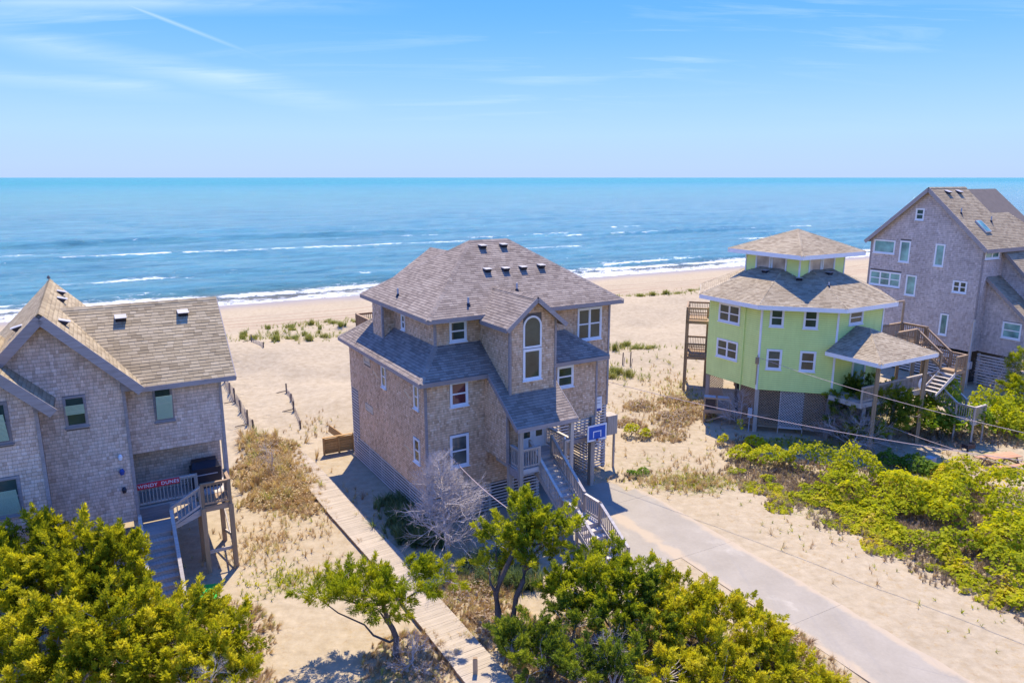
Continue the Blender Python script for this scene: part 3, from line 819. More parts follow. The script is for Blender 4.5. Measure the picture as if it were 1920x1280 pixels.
# front left, beside and below the entry
courses(acc, (0, 0, 0), XA, UP, -YA, [(0, 1.5), (6.2, 1.5), (6.2, 7.0), (0, 7.0)], [(1.2, 2.16, 5.66, 6.88), (1.16, 2.16, 2.68, 4.32)])
courses(acc, (6.2, 0, 0), XA, UP, -YA, [(0, 3.8), (3.44, 3.8), (3.44, 7.0), (0, 7.0)], [(.95, 1.97, 5.66, 6.8)])
courses(acc, (9.64, 1.3, 0), XA, UP, -YA, [(0, 3.8), (1.76, 3.8), (1.76, 9.7), (0, 9.7)], [(-.4, 1.25, 7.58, 9.36)])
courses(acc, (6.0, 1.3, 0), XA, UP, -YA, [(0, 7.3), (3.64, 7.3), (3.64, 9.7), (0, 9.7)], [(3.3, 4.9, 7.58, 9.36)])
courses(acc, (1.15, 1.3, 0), XA, UP, -YA, [(0, 7.9), (2.39, 7.9), (2.39, 9.7), (0, 9.7)], [(.72, 1.65, 8.38, 9.46)])
courses(acc, (1.15, 9.0, 0), -YA, UP, -XA, [(0, 7.9), (7.7, 7.9), (7.7, 9.7), (0, 9.7)], [(3.7, 4.2, 8.4, 9.25)])
courses(acc, (11.4, 1.3, 0), YA, UP, XA, [(0, 3.8), (9.1, 3.8), (9.1, 9.7), (0, 9.7)])
courses(acc, (9.64, 0, 0), YA, UP, XA, [(0, 3.8), (1.3, 3.8), (1.3, 7.0), (0, 7.0)])
# tower
courses(acc, (3.54, -1.5, 0), XA, UP, -YA, [(0, 6.1), (2.46, 6.1), (2.46, 9.72), (1.23, 10.66), (0, 9.72)], [(.68, 1.68, 6.84, 8.36), (.68, 1.68, 8.36, 9.9)])
courses(acc, (3.54, 1.3, 0), -YA, UP, -XA, [(0, 8.1), (2.8, 6.1), (2.8, 9.6), (0, 9.6)])
courses(acc, (6.0, -1.5, 0), YA, UP, XA, [(0, 6.1), (2.8, 8.1), (2.8, 9.6), (0, 9.6)])
# chimney chase
courses(acc, (.52, 7.75, 0), -YA, UP, -XA, [(0, 7.5), (1.4, 7.5), (1.4, 9.6), (0, 9.6)])
courses(acc, (.52, 6.35, 0), XA, UP, -YA, [(0, 7.6), (.63, 7.9), (.63, 9.6), (0, 9.6)])
# entry bay cheek wall under the rake, and door wall
courses(acc, (3.05, 0, 0), -YA, UP, -XA, [(0, 3.25), (2.1, 3.25), (2.1, 5.65), (0, 7.0)])
courses(acc, (3.13, -.8, 0), XA, UP, -YA, [(0, 3.2), (2.97, 3.2), (2.97, 5.9), (0, 5.9)], [(1.35, 2.85, 3.2, 5.4)])
courses(acc, (3.4, 9.0, 0), YA, UP, -XA, [(0, .4), (3, .4), (3, 9.6), (0, 9.6)])
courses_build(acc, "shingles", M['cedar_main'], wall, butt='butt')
MB().prism([(3.06, 0, 3.25), (3.06, -2.1, 3.25), (3.06, -2.1, 5.6), (3.06, 0, 6.95)], (.12, 0, 0)).build("cheek_wall", M['under'], wall)
for x, y, a, b in ((0, 0, 1.5, 7.0), (9.64, 0, 3.8, 7.0), (11.4, 1.3, 3.8, 9.7), (3.54, -1.5, 6.1, 9.6), (6.0, -1.5, 6.1, 9.6), (1.15, 1.3, 7.9, 9.7), (.52, 6.35, 7.5, 9.6), (3.06, -2.1, 3.2, 5.6)):
    corner_board(wall, x, y, a, b)
# roofs
UR = [(.5, .6, 9.7), (11.8, .6, 9.7), (7.3, 5.1, 12.75), (5.0, 5.1, 12.75), (.5, 9.6, 9.7), (11.8, 9.6, 9.7)]
roof(H1, [[UR[0], UR[1], UR[2], UR[3]], [UR[4], UR[0], UR[3]], [UR[5], UR[4], UR[3], UR[2]], [UR[1], UR[5], UR[2]]], M['roof_main'],
     [(UR[0], UR[1]), (UR[4], UR[0]), (UR[5], UR[4]), (UR[1], UR[5])], ridges=[(UR[0], UR[3]), (UR[1], UR[2]), (UR[4], UR[3]), (UR[5], UR[2]), (UR[3], UR[2])])
zt = 10.75
roof(H1, [[(3.17, .75, 9.47), (3.17, -1.9, 9.47), (4.77, -1.9, zt), (4.77, 2.2, zt)], [(6.37, -1.9, 9.47), (6.37, .75, 9.47), (4.77, 2.2, zt), (4.77, -1.9, zt)]], M['roof_main'],
     [((3.17, -1.92, 9.44), (4.77, -1.92, zt)), ((6.37, -1.92, 9.44), (4.77, -1.92, zt)), ((3.155, -1.9, 9.47), (3.155, .6, 9.47)), ((6.385, -1.9, 9.47), (6.385, .6, 9.47))], name="entry_gable_roof", ridges=[((4.77, -1.9, zt), (4.77, 2.15, zt))])
k7 = lambda y: 7.1+.718*(y+.4)
low = [(-.4, -.4), (3.0, -.4), (3.0, -3.05), (6.25, -3.05), (6.25, -.4), (10.15, -.4), (8.45, 1.3), (1.15, 1.3)]
# the long front slope runs from the eave up to the upper wall and on down over the porch
roof(H1, [[(3.0, -3.05, k7(-3.05)), (6.25, -3.05, k7(-3.05)), (6.25, -.4, k7(-.4)), (10.15, -.4, k7(-.4)), (8.45, 1.3, k7(1.3)), (1.15, 1.3, k7(1.3)), (-.4, -.4, k7(-.4)), (3.0, -.4, k7(-.4))],
          [(-.4, 11.1, 7.1), (-.4, -.4, 7.1), (1.15, 1.3, k7(1.3)), (1.15, 9.4, k7(1.3))],
          [(10.15, -.4, 7.1), (10.15, 1.3, 7.1), (8.45, 1.3, k7(1.3))], [(1.15, 11.1, 7.1), (-.4, 11.1, 7.1), (1.15, 9.4, k7(1.3))]], M['roof_main'],
     [((-.4, -.415, 7.1), (2.99, -.415, 7.1)), ((6.26, -.415, 7.1), (10.15, -.415, 7.1)), ((-.415, 11.1, 7.1), (-.415, -.4, 7.1)), ((3.0, -3.065, k7(-3.05)), (6.25, -3.065, k7(-3.05))),
      ((2.985, -.45, k7(-.45)), (2.985, -3.05, k7(-3.05))), ((6.265, -.45, k7(-.45)), (6.265, -3.05, k7(-3.05)))], name="skirt_roof",
     ridges=[((-.4, -.4, 7.1), (1.15, 1.3, k7(1.3))), ((10.15, -.4, 7.1), (8.45, 1.3, k7(1.3))), ((-.4, 11.1, 7.1), (1.15, 9.4, k7(1.3)))])
roof(H1, [[(3.0, 12.4, 9.7), (3.0, 8.6, 9.7), (6.1, 6.55, 11.75), (6.1, 12.4, 11.75)], [(9.2, 8.6, 9.7), (9.2, 12.4, 9.7), (6.1, 12.4, 11.75), (6.1, 6.55, 11.75)]], M['roof_main'],
     [((3.0, 12.41, 9.68), (6.1, 12.41, 11.73)), ((9.2, 12.41, 9.68), (6.1, 12.41, 11.73))], name="rear_roof", ridges=[((6.1, 6.55, 11.75), (6.1, 12.4, 11.75))])
Nf = nrm((0, -.678, 1)); Df = nrm((0, -1, -.678))
for p in ((5.5, 4.62, 12.43), (6.77, 4.62, 12.43), (4.93, 3.1, 11.4), (5.99, 3.08, 11.38), (7.04, 3.08, 11.38), (8.17, 3.1, 11.4)): roof_vent(H1, p, Nf, Df)
for p in ((2.87, 1.21, 10.1), (5.89, 1.76, 10.48), (1.09, 5.53, 10.1)): vent_pipe(H1, p)
# windows
window(H1, (1.22, 0, 5.67), XA, -YA, .93, 1.2, gm='glass_red'); window(H1, (1.17, 0, 2.69), XA, -YA, .98, 1.6, gm='glass_grey')
window(H1, (7.16, 0, 5.67), XA, -YA, 1.0, 1.12)
window(H1, (1.88, 1.3, 8.4), XA, -YA, .91, 1.04)
window(H1, (9.3, 1.3, 7.6), XA, -YA, 1.58, 1.74, 2)
window(H1, (4.22, -1.5, 6.86), XA, -YA, 1.0, 1.48, 1, 'fixed', sill=True)
window(H1, (4.22, -1.5, 8.38), XA, -YA, 1.0, 1.5, 1, 'fixed', arch=True, sill=False)
for y, z, w, h in ((1.28, 5.52, .56, 1.2), (1.44, 2.84, .7, 1.22), (5.4, 5.52, .62, 1.17)):
    window(H1, (0, y, z), -YA, -XA, w, h, blind=.5, bm='blind_tan')
window(H1, (0, 8.0, 3.58), -YA, -XA, 1.15, .38, 1, 'fixed', gm='blind_tan', tm='blind_tan', sill=False)
window(H1, (0, 7.98, 6.22), -YA, -XA, .98, .4, 1, 'fixed', gm='blind_tan', tm='blind_tan', sill=False)
window(H1, (1.15, 5.3, 8.42), -YA, -XA, .48, .82)
# double entry door with glazed leaves
dr = MB().obox((4.45, -.8, 3.2), XA, UP, -YA, (0, .08), (0, 2.2), (0, .06)).obox((4.45, -.8, 3.2), XA, UP, -YA, (1.47, 1.55), (0, 2.2), (0, .06)).obox((4.45, -.8, 3.2), XA, UP, -YA, (.08, 1.47), (2.1, 2.2), (0, .06)).build("entry_door", M['white'], H1)
for u in (.085, .78):
    lf = MB()
    for a, b, c_, d_ in ((0, .16, 0, 2.09), (.525, .685, 0, 2.09), (.16, .525, 0, .55), (.16, .525, 1.9, 2.09)): lf.obox((4.45+u, -.8, 3.2), XA, UP, -YA, (a, b), (c_, d_), (.005, .045))
    lf.build("door_leaf", M['white'], dr)
    MB().obox((4.45+u, -.8, 3.2), XA, UP, -YA, (.15, .535), (.54, 1.91), (.01, .03)).build("pane", M['glass'], dr)
# slatted skirts around the pilings
slat_wall(H1, (0, 10.4, 0), -YA, -XA, 10.4, .05, 1.5, 9, posts=(.1, 2.6, 4.4, 6.2, 8.2, 10.2))
slat_wall(H1, (0, 10.4, 0), -YA, -XA, 1.16, 1.5, 4.4, 17, posts=())
slat_wall(H1, (0, 0, 0), XA, -YA, 6.15, .05, 1.5, 9, posts=(.12, 2.0, 3.3, 4.6, 6.05))
slat_wall(H1, (6.3, 0, 0), XA, -YA, 3.0, 2.72, 3.8, 7, posts=())
slat_wall(H1, (9.62, 1.25, 0), XA, -YA, 1.75, .25, 3.8, 22, posts=(1.66,))
slat_wall(H1, (9.25, 0.1, 0), YA, -XA, 2.6, .25, 2.7, 15, posts=())
slat_wall(H1, (11.4, 1.3, 0), YA, XA, 9.0, .25, 3.8, 20, posts=(.1, 3, 6, 8.9))
for x, y in ((9.4, -.05), (6.4, 2.0), (6.4, 6.0), (9.4, 5.2), (11.3, 5.0), (6.3, 9.8), (9.4, 9.8)):
    MB().box(x-.13, x+.13, y-.13, y+.13, -.2, 3.84).build("piling", M['wood_v'], H1)
MB().box(6.25, 9.5, -.12, -.01, 2.55, 2.78).build("beam", M['trim_grey'], H1)
MB().box(6.25, 9.5, 6.2, 6.3, 0, 3.84).build("carport_back_wall", M['under'], H1)
MB().box(11.45, 12.15, 1.2, 1.9, 2.0, 3.1).build("outdoor_shower", M['wood_v'], H1)
MB().box(12.0, 12.1, 1.3, 1.4, -.1, 2.0).build("post", M['wood_v'], H1)
MB().box(11.42, 11.5, 2.0, 2.35, 1.0, 1.55).build("meter_box", M['metal'], H1)
MB().box(.2, 6.1, 10.2, 10.3, 0, 1.56).box(6.0, 6.1, .3, 10.2, 0, 1.56).build("crawlspace_light_stop", M['under'], H1)  # unseen panels added to stop daylight showing through the slat gaps
# porch under the entry roof
pz = 3.2
po = deck(H1, 3.2, 6.05, -1.95, -.8, pz, 'wood', 'x', "porch")
deck(H1, 3.2, 4.28, -2.97, -1.97, pz, 'wood', 'x', "porch"); deck(H1, 5.62, 6.05, -2.97, -1.97, pz, 'wood', 'x', "porch")
railing(po, (3.22, -2.12, pz), (3.22, -2.85, pz), .95, 'wood', (False, False)); railing(po, (3.3, -2.93, pz), (4.24, -2.93, pz), .95, 'wood', (False, True))
railing(po, (5.65, -2.93, pz), (6.0, -2.93, pz), .95, 'wood', (True, False)); railing(po, (6.03, -.85, pz), (6.03, -2.85, pz), .95, 'wood', (False, False))
for x, y in ((3.25, -2.92), (6.0, -2.92), (3.25, -1.95)):
    MB().box(x-.09, x+.09, y-.09, y+.09, -.1, k7(y)-.2 if y < -2 else 3.1).build("porch_post", M['wood_v'], H1)
MB().beam((3.1, -2.92, 5.08), (6.15, -2.92, 5.08), .09, .2).build("porch_beam", M['trim_grey'], H1)
MB().box(3.14, 3.2, -2.95, -2.1, 2.75, 3.15).build("rim_board", M['trim_grey'], H1)
stairs(H1, (4.95, -1.97), (0, -1), 1.22, pz, 1.32, 10, .265, 'wood', "entry_stairs")
ld = deck(H1, 4.34, 5.56, -5.75, -4.64, 1.32, 'wood', 'x', "stair_landing")
railing(ld, (4.35, -4.64, 1.32), (4.35, -5.74, 1.32), .9, 'wood', (True, True), post_drop=1.2); railing(ld, (5.55, -4.64, 1.32), (5.55, -5.74, 1.32), .9, 'wood', (True, True), post_drop=1.2)
stairs(H1, (4.95, -5.76), (0, -1), 1.22, 1.32, .03, 7, .28, 'wood', "lower_stairs")
# back deck corner seen past the roof
bd = deck(H1, 2.0, 3.35, 12.1, 15.0, 6.6, 'wood_warm', 'x', "back_deck")
railing(bd, (2.05, 15.0, 6.6), (2.05, 12.2, 6.6), .98, 'wood_warm'); railing(bd, (2.05, 15.0, 6.6), (3.3, 15.0, 6.6), .98, 'wood_warm')
for x, y in ((2.1, 14.9), (3.2, 14.9), (2.1, 12.3)): MB().box(x-.08, x+.08, y-.08, y+.08, -.3, 6.4).build("post", M['wood_v'], H1)
# outside light bulbs strung by the porch posts
for x, y, z in ((6.12, -2.8, 4.6), (6.12, -2.8, 4.1), (5.62, -2.95, 4.25)):
    MB().tube([(x, y, z), (x, y, z+.1)], [.05, .03], 8).build("porch_lamp", M['white'], H1)

# ------------------------------------------------------------------ things on and by the middle house
hp = empty("basketball_hoop", mw(9.3, -.2), RAD(-MAZ), label="blue and white basketball hoop bolted beside the carport of the middle house", cat="basketball hoop")
bb = MB().box(-.62, .62, -.44, -.40, 2.72, 3.58).build("backboard", M['white'], hp)
MB().box(-.53, .53, -.4445, -.4405, 2.82, 3.50).build("blue_field", M['blue'], bb)
MB().box(-.26, .26, -.449, -.445, 3.2, 3.25).box(-.26, -.21, -.449, -.445, 2.9, 3.199).box(.21, .26, -.449, -.445, 2.9, 3.199).build("target_square", M['white'], bb)
ring = [(.23*math.cos(a), -.72+.23*math.sin(a), 2.78) for a in np.linspace(0, 2*math.pi, 21)]
rg = MB().tube(ring, .012, 6, False).box(-.05, .05, -.5, -.445, 2.72, 2.82).build("rim", M['rust'], hp)
nt = MB()
for i in range(10):
    for sg in (-1, 1):
        a0 = 2*math.pi*i/10; a1 = a0+sg*.5
        nt.tube([(.22*math.cos(a0), -.72+.22*math.sin(a0), 2.77), (.14*math.cos(a1), -.72+.14*math.sin(a1), 2.4)], .006, 4)
nt.build("net", M['white'], rg)
MB().beam((-.3, -.4, 3.3), (-.3, .1, 3.1), .05, .05).beam((.3, -.4, 3.3), (.3, .1, 3.1), .05, .05).beam((0, -.4, 2.8), (0, .1, 2.8), .06, .06).build("bracket", M['metal'], hp)

sg = empty("rental_sign", mw(9.75, 1.18, 3.55), RAD(-MAZ), label="white rental sign with navy emblem on the slats of the middle house", cat="sign")
MB().box(0, 1.2, -.05, 0, 0, .82).build("board", M['white'], sg)
MB().box(.06, .56, -.056, -.0505, .24, .76).build("emblem", M['navy'], sg)
em = [(.31+.15*math.cos(a)+.05*math.sin(a), -.06, .5+.19*math.sin(a)) for a in np.linspace(0, 2*math.pi, 25)]
MB().tube(em, .028, 5, False).beam((.22, -.062, .30), (.42, -.062, .70), .02, .03).build("emblem_ring", M['white'], sg)
MB().box(.60, 1.14, -.056, -.0505, .02, .17).box(.06, .5, -.056, -.0505, .05, .15).build("name_strip", M['navy'], sg)
for z in (.62, .46): MB().box(.62, 1.1, -.056, -.0505, z, z+.05).build("text_line", M['metal'], sg)
# ------------------------------------------------------------------ the gabled house at the left edge
LAZ = -30.; LO = (-11.60, 27.74)
def lw(b, a, z=0.):
    r = RAD(LAZ); return (LO[0]+b*math.cos(r)+a*math.sin(r), LO[1]-b*math.sin(r)+a*math.cos(r), z)
H2 = empty("beach_house", (LO[0], LO[1], 0), RAD(-LAZ), label="grey shingled gabled house with tan roof and banner on its porch, at the left edge", cat="house", group="beach houses")
ga, wa = .6, 1.25                      # front planes of gable and wing
shell = MB()
shell.box(-3.42, .14, wa, 7.4, 5.28, 8.3)                                             # wing over the porch
shell.prism([(.14, wa, 8.3), (.14, 7.4, 8.3), (.14, 4.32, 10.6)], (-3.6, 0, 0))
shell.box(-3.42, .14, 2.9, 7.4, 2.7, 5.28)                                            # recessed porch wall
shell.prism([(-3.38, ga, 2.74), (-8.0, ga, 2.74), (-8.0, ga, 8.6), (-5.7, ga, 11.1), (-3.38, ga, 8.75)], (0, 10, 0))
shell.prism([(-6.16, -.6, 2.74), (-11.5, -.6, 2.74), (-11.5, -.6, 8.3), (-8.9, -.6, 11.0), (-6.16, -.6, 8.2)], (0, 6, 0))
wall2 = shell.build("wall", M['under'], H2)
acc = ([], [])
courses(acc, (-3.38, wa, 0), XA, UP, -YA, [(0, 5.26), (3.52, 5.26), (3.52, 8.25), (0, 8.25)], [(1.0, 1.72, 6.42, 7.92)], exp=.135, wid=(.08, .2))
courses(acc, (-8.0, ga, 0), XA, UP, -YA, [(1.0, 2.74), (4.62, 2.74), (4.62, 8.7), (2.3, 11.15), (1.0, 9.8)], [(2.62, 3.36, 6.9, 8.14)], exp=.135, wid=(.08, .2))
courses(acc, (-11.5, -.6, 0), XA, UP, -YA, [(0, 2.74), (5.34, 2.74), (5.34, 8.2), (2.6, 11.0), (0, 8.3)], [(3.6, 4.58, 7.02, 8.55), (3.4, 4.6, 4.36, 5.85)], exp=.135, wid=(.08, .2))
courses(acc, (-3.42, 2.9, 0), XA, UP, -YA, [(0, 2.9), (3.56, 2.9), (3.56, 5.28), (0, 5.28)], exp=.135, wid=(.08, .2))
courses(acc, (.14, wa, 0), YA, UP, XA, [(0, 5.26), (6.1, 5.26), (6.1, 8.25), (3.07, 10.6), (0, 8.25)], exp=.135, wid=(.08, .2))
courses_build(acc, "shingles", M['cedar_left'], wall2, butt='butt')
for x, y, a, b in ((.14, wa, 2.9, 8.2), (-3.38, ga, 2.7, 8.7), (-6.14, -.6, 2.7, 8.2)): corner_board(wall2, x, y, a, b)
# roofs: wing, gable and the forward gable at the frame edge
zr = 10.8
wing = [(-2.8, .78, 8.06), (.72, .78, 8.06), (.72, 4.38, zr), (-5.25, 4.38, zr)]
wingb = [(.72, 7.98, 8.06), (-2.8, 7.98, 8.06), (-5.25, 4.38, zr), (.72, 4.38, zr)]
ge = 8.24; gz = 11.3; gw = 2.93
gb = [(-5.7+gw, .12, ge), (-5.7+gw, 10.6, ge), (-5.7, 10.6, gz), (-5.7, .12, gz)]
gl = [(-5.7-gw, 10.6, ge), (-5.7-gw, .12, ge), (-5.7, .12, gz), (-5.7, 10.6, gz)]
r2 = roof(H2, [wing, wingb], M['roof_tan'], [((-2.8, .765, 8.06), (.72, .765, 8.06)), ((.735, .78, 8.04), (.735, 4.38, zr-.02)), ((.735, 7.98, 8.04), (.735, 4.38, zr-.02))], ridges=[((.72, 4.38, zr), (-5.25, 4.38, zr))], exp=.17, wid=(.22, .42))
roof(H2, [gb, gl], M['roof_tan'], [((-5.7+gw, .105, ge), (-5.7, .105, gz)), ((-5.7-gw, .105, ge), (-5.7, .105, gz))], ridges=[((-5.7, .12, gz), (-5.7, 10.6, gz))], fh=.34, name="gable_roof", exp=.17, wid=(.22, .42))
fz = 11.2
roof(H2, [[(-5.6, -1.0, 8.15), (-5.6, 4.5, 8.15), (-8.6, 4.5, fz), (-8.6, -1.0, fz)], [(-11.6, 4.5, 8.15), (-11.6, -1.0, 8.15), (-8.6, -1.0, fz), (-8.6, 4.5, fz)]], M['roof_tan'],
     [((-5.6, -1.015, 8.15), (-8.6, -1.015, fz)), ((-11.6, -1.015, 8.15), (-8.6, -1.015, fz))], fh=.34, name="front_gable_roof")
for x0, x1, y, z in ((-3.45, -2.85, .3, 8.1), (-6.2, -5.65, -.8, 8.05)):
    MB().prism([(x0, y, z), (x1, y, z), (x0, y, z+.62)], (0, .3, 0)).build("eave_return", M['trim_grey'], H2)
Nw = nrm((0, -.76, 1)); Dw = nrm((0, -1, -.76))
for x in (-3.11, -.75): roof_vent(H2, (x, 3.72, 8.06+.761*(3.72-.78)), Nw, Dw, .36)
Ng = nrm((1.05, 0, 1)); Dg_ = nrm((1, 0, -1.05))
for y, x in ((8.45, -5.3), (6.6, -5.25), (1.67, -5.1)): roof_vent(H2, (x, y, gz-1.045*(x+5.7)), Ng, Dg_, .3)
roof_vent(H2, (-6.5, 2.44, gz-.85), nrm((-1.05, 0, 1)), nrm((-1, 0, -1.05)), .3)
gull = MB().tube([(-5.72, 10.1, gz+.10), (-5.72, 10.0, gz+.16), (-5.7, 9.85, gz+.17), (-5.7, 9.7, gz+.12)], [.02, .07, .07, .015], 8).tube([(-5.72, 10.05, gz+.18), (-5.72, 10.12, gz+.22), (-5.72, 10.2, gz+.22)], [.035, .035, .008], 8).build("roof_finial", M['black'], H2)
# windows with blinds
window(H2, (-5.38, ga, 6.92), XA, -YA, .74, 1.2, 1, 'dh', .06, 'trim_grey', blind=.45, sill=True)
window(H2, (-2.38, wa, 6.44), XA, -YA, .72, 1.46, 1, 'dh', .06, 'trim_grey', blind=.95)
window(H2, (-7.9, -.6, 7.04), XA, -YA, .98, 1.5, 1, 'dh', .08, 'trim_grey', blind=.95)
window(H2, (-8.1, -.6, 4.38), XA, -YA, 1.2, 1.45, 1, 'dh', .08, 'trim_grey', blind=.98)
# wall lamps and speaker on the gable wall
for z, m, s_ in ((5.5, 'white', .09), (4.9, 'navy', .1), (4.15, 'black', .09)):
    o = MB().tube([(-3.76, ga-.02, z), (-3.76, ga-.1, z+.02)], .03, 8).build("wall_lamp", M['metal'], H2)
    MB().tube([(-3.76, ga-.1, z+.1), (-3.76, ga-.13, z), (-3.76, ga-.14, z-.12)], [s_*.5, s_, s_*.7], 10).build("lamp_head", M[m], o)
# porch, decks and stairs
dz = 2.95
p1 = deck(H2, -3.36, .14, wa, 2.88, dz, 'wood', 'x', "porch")
railing(p1, (-3.34, wa+.05, dz), (-1.1, wa+.05, dz), .98, 'wood', (True, True))
d2 = deck(H2, -1.1, .05, .02, wa-.03, dz, 'wood_warm', 'x', "side_deck")
railing(d2, (-1.06, .05, dz), (0, .05, dz), .98, 'wood_warm', (True, True)); railing(d2, (0, .05, dz), (0, 1.2, dz), .98, 'wood_warm', (False, True))
lz = 2.25
p3 = deck(H2, -3.34, -2.25, .02, wa-.03, lz, 'wood', 'x', "stair_landing")
stairs(H2, (-1.1, .63), (-1, 0), 1.12, dz, lz, 4, .28, 'wood', "porch_steps", (True, False))
stairs(H2, (-2.8, .0), (0, -1), 1.12, lz, .02, 12, .275, 'wood', "front_stairs", (True, True))
MB().box(-3.36, -2.2, wa-.05, wa, 2.3, 2.9).build("rim_board", M['trim_grey'], H2)
for x, y, z in ((0, .05, dz), (-1.06, .05, dz), (-.05, 2.7, dz), (-1.1, 1.2, dz), (-2.25, .05, lz), (-3.34, .05, lz), (-3.3, 2.8, dz)):
    MB().box(x-.09, x+.09, y-.09, y+.09, -.15, z-.05).build("deck_post", M['wood_warm_v'], H2)
MB().box(.02, .2, wa-.02, wa+.16, dz, 5.3).build("porch_column", M['wood_v'], H2)
MB().beam((-1.0, .1, .9), (-.05, .1, .9), .05, .14).beam((0, .1, 1.4), (0, 2.65, .5), .05, .12).beam((0, .1, .5), (0, 2.65, 1.9), .05, .12).build("brace", M['wood'], H2)
for x, y in ((-4.2, .75), (-5.6, .75), (-3.45, .75), (-4.6, 4), (-6.5, 4)):
    MB().box(x-.12, x+.12, y-.12, y+.12, -.2, 2.74).build("piling", M['wood_v'], H2)
# things on the porch
bn = empty("name_banner", lw(-3.3, wa-.02, 3.72), RAD(-LAZ), label="red banner with white capitals tied to the porch rail of the gabled house", cat="banner")
MB().box(0, 1.56, -.012, 0, 0, .25).build("cloth", M['red'], bn)
tx = bpy.data.curves.new("lettering", 'FONT'); tx.body = "WINDY  DUNES"; tx.size = .2; tx.extrude = .003; tx.align_x = 'CENTER'; tx.space_character = 1.08; tx.offset = .002
tx.materials.append(M['white'])
_t = link("lettering_outline", tx, bn)
_dg = bpy.context.evaluated_depsgraph_get()
_me = bpy.data.meshes.new_from_object(_t.evaluated_get(_dg)); bpy.data.objects.remove(_t); bpy.data.curves.remove(tx)
if not _me.materials: _me.materials.append(M['white'])
link("lettering", _me, bn, (.78, -.016, .055), (RAD(90), 0, 0))
tub = empty("grill_cover", lw(-.62, 2.3, dz), RAD(-LAZ), label="black covered grill standing on the porch of the gabled house", cat="grill")
g_ = MB(); g_.prism([(-.6, -.33, 0), (.6, -.33, 0), (.6, .33, 0), (-.6, .33, 0)], (0, 0, .9)); g_.prism([(-.56, -.3, .9), (.56, -.3, .9), (.5, -.1, 1.15), (-.5, -.1, 1.15)], (0, .45, 0)); g_.build("cover", M['black'], tub)
MB().box(-.45, .45, -.345, -.332, .6, .64).build("strap", M['metal'], tub)

# ------------------------------------------------------------------ the octagonal lime house
GAZ = 15.; GO = (17.68, 43.79)
def gw_(b, a, z=0.):
    r = RAD(GAZ); return (GO[0]+b*math.cos(r)+a*math.sin(r), GO[1]-b*math.sin(r)+a*math.cos(r), z)
H3 = empty("beach_house", (GO[0], GO[1], 0), RAD(-GAZ), label="lime green octagonal house with square cupola and lattice base", cat="house", group="beach houses")
AP = 5.31; R8 = AP/math.cos(math.pi/8)
def octp(r_ap, z, k): a = -math.pi/2 - math.pi/8 + k*math.pi/4; r = r_ap/math.cos(math.pi/8); return np.array([r*math.cos(a), AP + r*math.sin(a), z])
shell = MB(); shell.prism([octp(AP, 2.85, k) for k in range(8)], (0, 0, 5.4))
CQ = [np.array([3.1*math.cos(a), AP+3.1*math.sin(a), 9.2]) for a in (-math.pi/2, 0, math.pi/2, math.pi)]
shell.prism(CQ, (0, 0, 2.1))
wall3 = shell.build("wall", M['green_paint'], H3)
acc = ([], [])
S8 = 4.4
hol = {0: [(.46, 1.3, 6.95, 8.06), (2.42, 3.28, 6.93, 8.1), (.44, 1.36, 4.22, 5.52), (2.4, 3.34, 4.22, 5.52)], 7: [(.8, 2.64, 6.7, 7.97), (.82, 2.68, 4.3, 5.54)], 1: [(1.0, 2.36, 7.12, 8.0), (1.75, 3.15, 2.9, 4.95)]}
for k in range(8):
    a, b = octp(AP, 0, k), octp(AP, 0, k+1); U_ = nrm(b-a); N_ = np.cross(U_, UP)
    courses(acc, a, U_, UP, N_, [(0, 2.86), (S8, 2.86), (S8, 8.25), (0, 8.25)], hol.get(k, ()), .135, tb=.018, tt=.003, full=True)
    if k in (7, 0, 1, 2): MB().obox(b, U_, UP, N_, (-.06, .06), (2.84, 8.2), (-.03, .05)).build("corner_trim", M['white'], wall3)
for k in range(4):
    a, b = CQ[k], CQ[(k+1) % 4]; U_ = nrm(b-a); N_ = np.cross(U_, UP); L_ = np.linalg.norm(b-a)
    MB().obox(a, U_, UP, N_, (.75, L_-.45), (.6, .72), (0, .05)).build("cupola_sill", M['white'], wall3)
    MB().obox(a, U_, UP, N_, (-.04, .05), (.4, 2.1), (-.04, .04)).build("corner_trim", M['white'], wall3)
    for u in (.85, 2.15): window(H3, a + U_*u + UP*.74, U_, N_, 1.25, 1.2, 1, 'fixed', .09, gm='glass_pale', sill=False)
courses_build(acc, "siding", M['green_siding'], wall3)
EA = AP+.74; EZ = 8.36; PT = .47
apx = np.array([0, AP, EZ+PT*EA])
pl = []; fa = []; rd = []
for k in range(8):
    a, b = octp(EA, EZ, k), octp(EA, EZ, k+1)
    pl.append([a, b, apx]); fa.append((a+0, b+0)); rd.append((a, a+(apx-a)*.62))
roof(H3, pl, M['roof_green'], fa, ridges=rd, fmat='white', fh=.26, exp=.145, thick=.2)
CE = [np.array([4.35*math.cos(a), AP+4.35*math.sin(a), 11.25]) for a in (-math.pi/2, 0, math.pi/2, math.pi)]
ca = np.array([0.05, AP, 12.62])
roof(H3, [[CE[k], CE[(k+1) % 4], ca] for k in range(4)], M['roof_green'], [(CE[k], CE[(k+1) % 4]) for k in range(4)], ridges=[(CE[k], ca) for k in range(4)], fmat='white', fh=.26, name="cupola_roof", thick=.2)
for k, u in ((0, 0), (7, .15), (1, .1)):
    a, b = octp(EA, EZ, k), octp(EA, EZ, k+1); m = (a+b)/2; d = apx-m; roof_vent(H3, m + d*(.46 if k == 0 else .55), np.cross(nrm(b-a), nrm(d)), -d, .34, 'metal')
vent_pipe(H3, tuple(octp(EA, EZ, 1)+(apx-octp(EA, EZ, 1))*.36+np.array([.1, .05, -.05])), .3)
